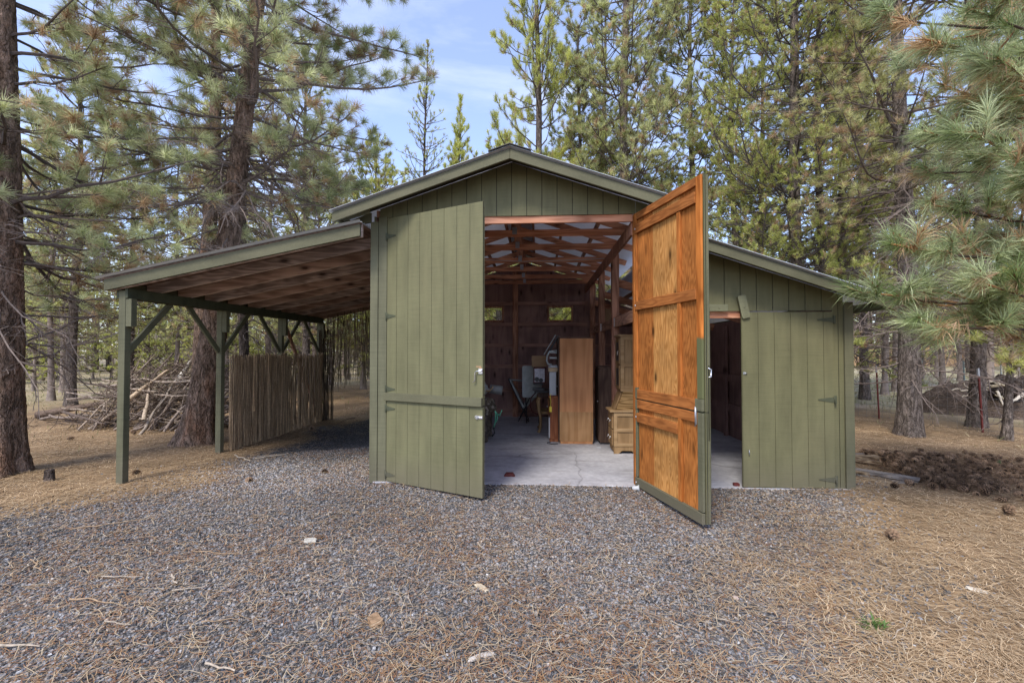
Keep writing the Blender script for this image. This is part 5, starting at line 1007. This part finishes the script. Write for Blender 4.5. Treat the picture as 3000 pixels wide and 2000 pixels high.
for k, (px, Y, H, pal, nm) in enumerate(((1330, 11.5, 14.5, 'sage', 'grey green pine close right of the upswept ridge pine'), (1690, 10.5, 15.5, 'green', 'green pine directly behind the top of the open orange door'), (1985, 11.5, 15, 'green', 'green pine between the dark slim trunks and the foreground boughs'),
        (300, 12, 12, 'far', 'pale olive pine between the left trunk and the leaning ponderosa'), (165, 8.0, 13, 'olive', 'olive pine just right of the left edge trunk'), (700, 9.5, 12.5, 'sage', 'grey green pine behind the upper end of the carport roof'), (860, 11, 9.5, 'light', 'yellow green pine low behind the left eave of the gable'), (1150, 12, 9.8, 'light', 'small yellow green pine behind the ridge'), (1390, 13.5, 19, 'light', 'bright yellow green pine far behind the right roof slope'), (1760, 13, 18, 'sage', 'tall grey green pine behind the lodgepole above the lean-to'))):
    plant(conifer(200+k, H, .15, (2.2, 2.2, 2.4, 2.8, 3.0, 2.2, 1.4, 1.4, 3.0, 3.0)[k], 1.6, 130, 26, 2.9, .35, (-.1, .75), .5, 5.2, 4.6, .16, 24, .013, pal, .16, sides=10, bark_m='bark_grey', deadtw=5, loc=(pos(px, Y), Y)), 'pine_tree', nm, pos(px, Y), Y)
# --- foreground pine on the right: trunk beyond the picture, long needled boughs reaching in
def foreground():
    rng = np.random.default_rng(77); tx, ty = 6.55, -1.0; T = Bulk(); trunk_mesh(T, 9, .17, lambda z: np.stack([0*np.asarray(z), 0*np.asarray(z)], -1), 24, .08, .05, rng, np.ones(3)); LB = Bulk(); CB = Bulk(); O = np.array([tx, ty, float(zg(tx, ty))])
    tips = [(2045, 560, -1.7), (1995, 672, -1.6), (2110, 745, -1.75), (2235, 300, -1.9), (2150, 190, -1.1), (2010, 30, -.9), (2120, 90, -1.6), (2290, 130, -1.9), (2330, 360, -2.1), (2140, 470, -.9), (2230, 640, -1.9), (2300, 760, -1.4), (2120, 300, -.6), (2220, 20, -1.9), (2330, 560, -1.2), (2180, 560, -.4), (2270, 420, -.5), (2085, 400, -.2), (2310, 240, -.9), (2200, 715, -1.0), (2060, 150, .1), (2340, 20, -1.3)]
    A = []; Ds = []; C = []; HH = {}
    for k, (px, py, Y) in enumerate(tips):
        tip = at(px, py, Y)-O; z0 = tip[2]+rng.uniform(-.15, .35); a = np.array([0, 0, max(.6, z0)]); n = 12; u = np.linspace(0, 1, n)[:, None]; P = a+(tip-a)*u; P[:, 2] += -.28*np.sin(u[:, 0]*np.pi)*(.5+rng.random()*.6); P += np.cumsum(rng.normal(0, .018, (n, 3)), 0)*np.sin(u*np.pi*.95+.02); P[-1] = tip
        L = np.linalg.norm(tip-a); tubes(LB, P[None], (np.linspace(.026, .0065, n))[None], 7, np.array([.075, .055, .042]))
        tubes(LB, P[None, -3:], np.full((1, 3), .0085), 6, np.array([.34, .17, .07]))
        S, Ls, _, s_ = side(P[None], np.array([L]), 4.6, .38, .8, .22, .14, 6, rng, .35); tubes(LB, S, np.linspace(.011, .007, 6)[None].repeat(len(Ls), 0), 5, np.array([.26, .145, .07]))
        S2, L2, _, _ = side(S, Ls, 2.4, .4, .75, .4, .08, 4, rng, .3); tubes(LB, S2, np.full((len(L2), 4), .0045), 5, np.array([.30, .165, .08]))
        for Q in (P[None], S, S2): A.append(Q[:, -1]); Ds.append(unit(Q[:, -1]-Q[:, -2]))
        for Q in (P[None],): A.append(Q[:, -2]); Ds.append(unit(Q[:, -1]-Q[:, -2]))
    A = np.concatenate(A); Ds = unit(np.concatenate(Ds)+np.array([0, 0, .12])); m = len(A); r = rng.random((m, 1)); c = np.array([.18, .24, .075])*(1-r)+np.array([.58, .63, .36])*r; dd = rng.random(m) < .13; c[dd] = np.array([.54, .37, .2])
    needles(CB, A, Ds, c, 74, .24, .0052, rng, .12, 1.05, .95, .25, .55, .5)
    # dry brown needles hanging under the boughs
    s = rng.random(m) < .35; needles(CB, A[s]-Ds[s]*.12, unit(Ds[s]+np.array([0, 0, -.9])), np.tile([.54, .37, .22], (s.sum(), 1)), 30, .19, .0042, rng, .2, .9, .6, .5, .6, .3)
    plant((T.mesh('trunk', M['bark_grey'], True), LB.mesh('limbs', M['twig']), CB.mesh('crown', M['needle'])), 'ponderosa_pine', 'near pine whose long needled boughs reach in from the right picture edge', tx, ty)
foreground()
# --- the wood behind: a few trees grown once, then copied
PROT = [conifer(100+k, H, .13, zb, 1.0, 115, 24, Lm, .5, (-.15, .7), .5, 4.4, 3.6, nl, 15, .021, pal, dd, sides=7, step=.8, rough=.03, deadtw=3.2, rb=.03) for k, (H, zb, Lm, nl, pal, dd) in enumerate(((13, 2.2, 2.5, .18, 'far', .12), (15, 3.2, 2.5, .18, 'far', .2), (11, 1.8, 2.6, .18, 'far', .15), (9, 1.0, 2.1, .17, 'light', .06), (14, 2.4, 2.9, .18, 'far', .14)))]
SAP = conifer(120, 3.4, .05, .3, .3, 44, 0, 1.0, .7, (.1, 1.), .4, 5, 3, .13, 14, .014, 'light', .05, sides=6, step=.5)
rf = random.Random(99); spots = []
def ok(x, y, dmin): return all((x-a)**2+(y-b)**2 > dmin*dmin for a, b in spots)
for p in ((-7.7, .1), (-6.4, 2.3), (-9.2, 4.3)): spots.append(p)
def scatter(n, x0, x1, y0, y1, dmin, lab, grp, wts, smin=.8, smax=1.25, cond=None):
    k = 0; tries = 0
    while k < n and tries < 6000:
        tries += 1; x = rf.uniform(x0, x1); y = y0+(y1-y0)*rf.random()**.8
        ang = math.degrees(math.atan2(x, y-CAM[1])+YAW)
        if abs(ang) > 54 or not ok(x, y, dmin) or (cond and not cond(x, y)): continue
        spots.append((x, y)); k += 1; i_ = rf.choices(range(5), wts)[0]; plant(PROT[i_], 'pine_tree', lab, x, y, grp, rf.uniform(0, 6.28), rf.uniform(smin, smax))
scatter(44, -45, -8, 10, 46, 1.8, 'slim pine in the wood behind the brush pile and carport', 'pines of the wood on the left', (3, 2, 3, 4, 3), .5, .95, cond=lambda x, y: y > 7.5+(-x-10)*.12)
scatter(5, -19, -8, 8.5, 14, 2.4, 'pine standing at the near edge of the left wood', 'pines at the near edge of the left wood', (2, 4, 2, 0, 3), .7, 1.1)
scatter(34, -9, 12, 16, 44, 2.2, 'pine crown showing over the barn roof in the background', 'pines behind the barn', (3, 2, 3, 3, 3), .75, 1.1, lambda x, y: not (-9 < x*15/y < -3.2 and y < 40))
scatter(20, 12, 60, 15, 52, 2.6, 'pine in the thin wood across the pale field on the right', 'pines across the right field', (2, 4, 1, 0, 2), .8, 1.15)
for k, (px, Y, b) in enumerate(((2030, 13.5, 1), (2055, 15, 1), (2165, 17, 4), (2205, 22, 1), (2270, 12.5, 1), (2330, 15, 4), (1985, 18, 1))):
    x = pos(px, Y); spots.append((x, Y)); plant(PROT[b], 'pine_tree', 'bare stemmed pine standing in the pale field behind the wire fence', x, Y, 'pines in the field on the right', k*1.3, .85+.06*k)
for k, (px, Y) in enumerate(((690, 20), (760, 17), (800, 22), (835, 15), (880, 24), (620, 14), (850, 30))):
    x = pos(px, Y); spots.append((x, Y)); plant(PROT[(0, 4, 2, 3, 0, 1, 4)[k]], 'pine_tree', 'green pine seen through and above the rear of the carport', x, Y, 'pines behind the carport', k*2.1, .8+.05*k)
for k in range(44):
    x = rf.uniform(-30, -5) if k < 36 else rf.uniform(20, 40); y = rf.uniform(13, 30)
    plant(SAP, 'pine_sapling', 'small bright green pine sapling growing between the trunks of the wood', x, y, 'saplings in the wood', rf.uniform(0, 6.28), rf.uniform(.6, 1.4))
# far wood reads as one mass
B = Bulk(); rg = np.random.default_rng(5); n = 340; ang = np.radians(rg.uniform(-58, 58, n)); d = rg.uniform(52, 95, n); X = np.sin(ang)*d; Y = np.cos(ang)*d-6; hh = rg.uniform(7, 14, n)
for k in range(n):
    m = 46; u = rg.random(m); z = 1+u*hh[k]; rr_ = 2.3*(1-u)**.7*rg.random(m)**.5; a = rg.uniform(0, 6.28, m); P = np.stack([X[k]+rr_*np.cos(a), Y[k]+rr_*np.sin(a), z], -1); D = dirs(a, rg.normal(.4, .3, m)); c = palette('far', m, .1, rg)*.9; needles(B, P, D, c, 7, .75, .12, rg, back=.3)
P = np.stack([np.stack([X, Y, 0*X-.2], -1), np.stack([X, Y, hh*.95], -1)], 1); tubes(B, P, np.stack([np.full(n, .16), np.full(n, .04)], 1), 5, np.array([.08, .065, .055]))
tag(B.build('distant_wood', M['needle']), kind='stuff')
# ================================================================ sky, sun, camera
SUN_EL, SUN_AZ = R(51), R(204)                # azimuth clockwise from +y; the sun is behind the camera to the left, veiled
w = bpy.data.worlds.new('World'); SC.world = w; w.use_nodes = True; nt = w.node_tree; nt.nodes.clear()
def wn(t, **k):
    n = nt.nodes.new(t)
    for a, b in k.items(): setattr(n, a, b)
    return n
sky = wn('ShaderNodeTexSky', sky_type='NISHITA'); sky.sun_disc = False; sky.sun_elevation = SUN_EL; sky.sun_rotation = SUN_AZ; sky.altitude = 900; sky.air_density = 1.0; sky.dust_density = 1.6; sky.ozone_density = 1.6
tc = wn('ShaderNodeTexCoord'); mp = wn('ShaderNodeMapping'); mp.inputs['Scale'].default_value = (1.1, 1.1, 3.2); mp.inputs['Location'].default_value = (.3, .2, .1); nt.links.new(tc.outputs['Generated'], mp.inputs[0])
nz = wn('ShaderNodeTexNoise'); nz.inputs['Scale'].default_value = 1.7; nz.inputs['Detail'].default_value = 7; nz.inputs['Roughness'].default_value = .58; nz.inputs['Distortion'].default_value = .5; nt.links.new(mp.outputs[0], nz.inputs[0])
rp_ = wn('ShaderNodeValToRGB'); rp_.color_ramp.elements[0].position = .47; rp_.color_ramp.elements[0].color = (.10, .10, .10, 1); rp_.color_ramp.elements[1].position = .88; rp_.color_ramp.elements[1].color = (.62, .62, .62, 1); nt.links.new(nz.outputs[0], rp_.inputs[0])
tint = wn('ShaderNodeMix', data_type='RGBA', blend_type='MULTIPLY'); tint.inputs[0].default_value = 1; tint.inputs[7].default_value = (2.75, 2.65, 2.95, 1); nt.links.new(sky.outputs[0], tint.inputs[6])
mx = wn('ShaderNodeMix', data_type='RGBA'); mx.inputs[7].default_value = (13, 13.3, 14.2, 1); nt.links.new(rp_.outputs[0], mx.inputs[0]); nt.links.new(tint.outputs[2], mx.inputs[6])
bg = wn('ShaderNodeBackground'); bg.inputs[1].default_value = .13; out = wn('ShaderNodeOutputWorld'); nt.links.new(mx.outputs[2], bg.inputs[0]); nt.links.new(bg.outputs[0], out.inputs[0])
sl = bpy.data.lights.new('sun', 'SUN'); sl.energy = 4.2; sl.angle = R(17); sl.color = (1, .95, .87); so = bpy.data.objects.new('sun', sl); COL.objects.link(so)
dv = Vector((math.sin(SUN_AZ)*math.cos(SUN_EL), math.cos(SUN_AZ)*math.cos(SUN_EL), math.sin(SUN_EL))); so.rotation_euler = dv.to_track_quat('Z', 'Y').to_euler(); so.location = (0, 0, 30)
cam = bpy.data.cameras.new('camera'); cam.sensor_width = 36; cam.lens = 36*FPX/3000; cam.clip_end = 2000; cam.clip_start = .05; co = bpy.data.objects.new('camera', cam); COL.objects.link(co)
co.matrix_world = Matrix(((_rt[0], _up[0], -_fw[0], CAM[0]), (_rt[1], _up[1], -_fw[1], CAM[1]), (_rt[2], _up[2], -_fw[2], CAM[2]), (0, 0, 0, 1)))
SC.camera = co
SC.view_settings.view_transform = 'Standard'; SC.view_settings.look = 'None'; SC.view_settings.exposure = 0; SC.view_settings.gamma = 1
SC.cycles.use_denoising = True; SC.cycles.denoiser = 'OPENIMAGEDENOISE'; SC.cycles.denoising_input_passes = 'RGB_ALBEDO_NORMAL'; SC.cycles.denoising_prefilter = 'NONE'
SC.cycles.max_bounces = 8; SC.cycles.diffuse_bounces = 5; SC.cycles.transmission_bounces = 4; SC.cycles.transparent_max_bounces = 4
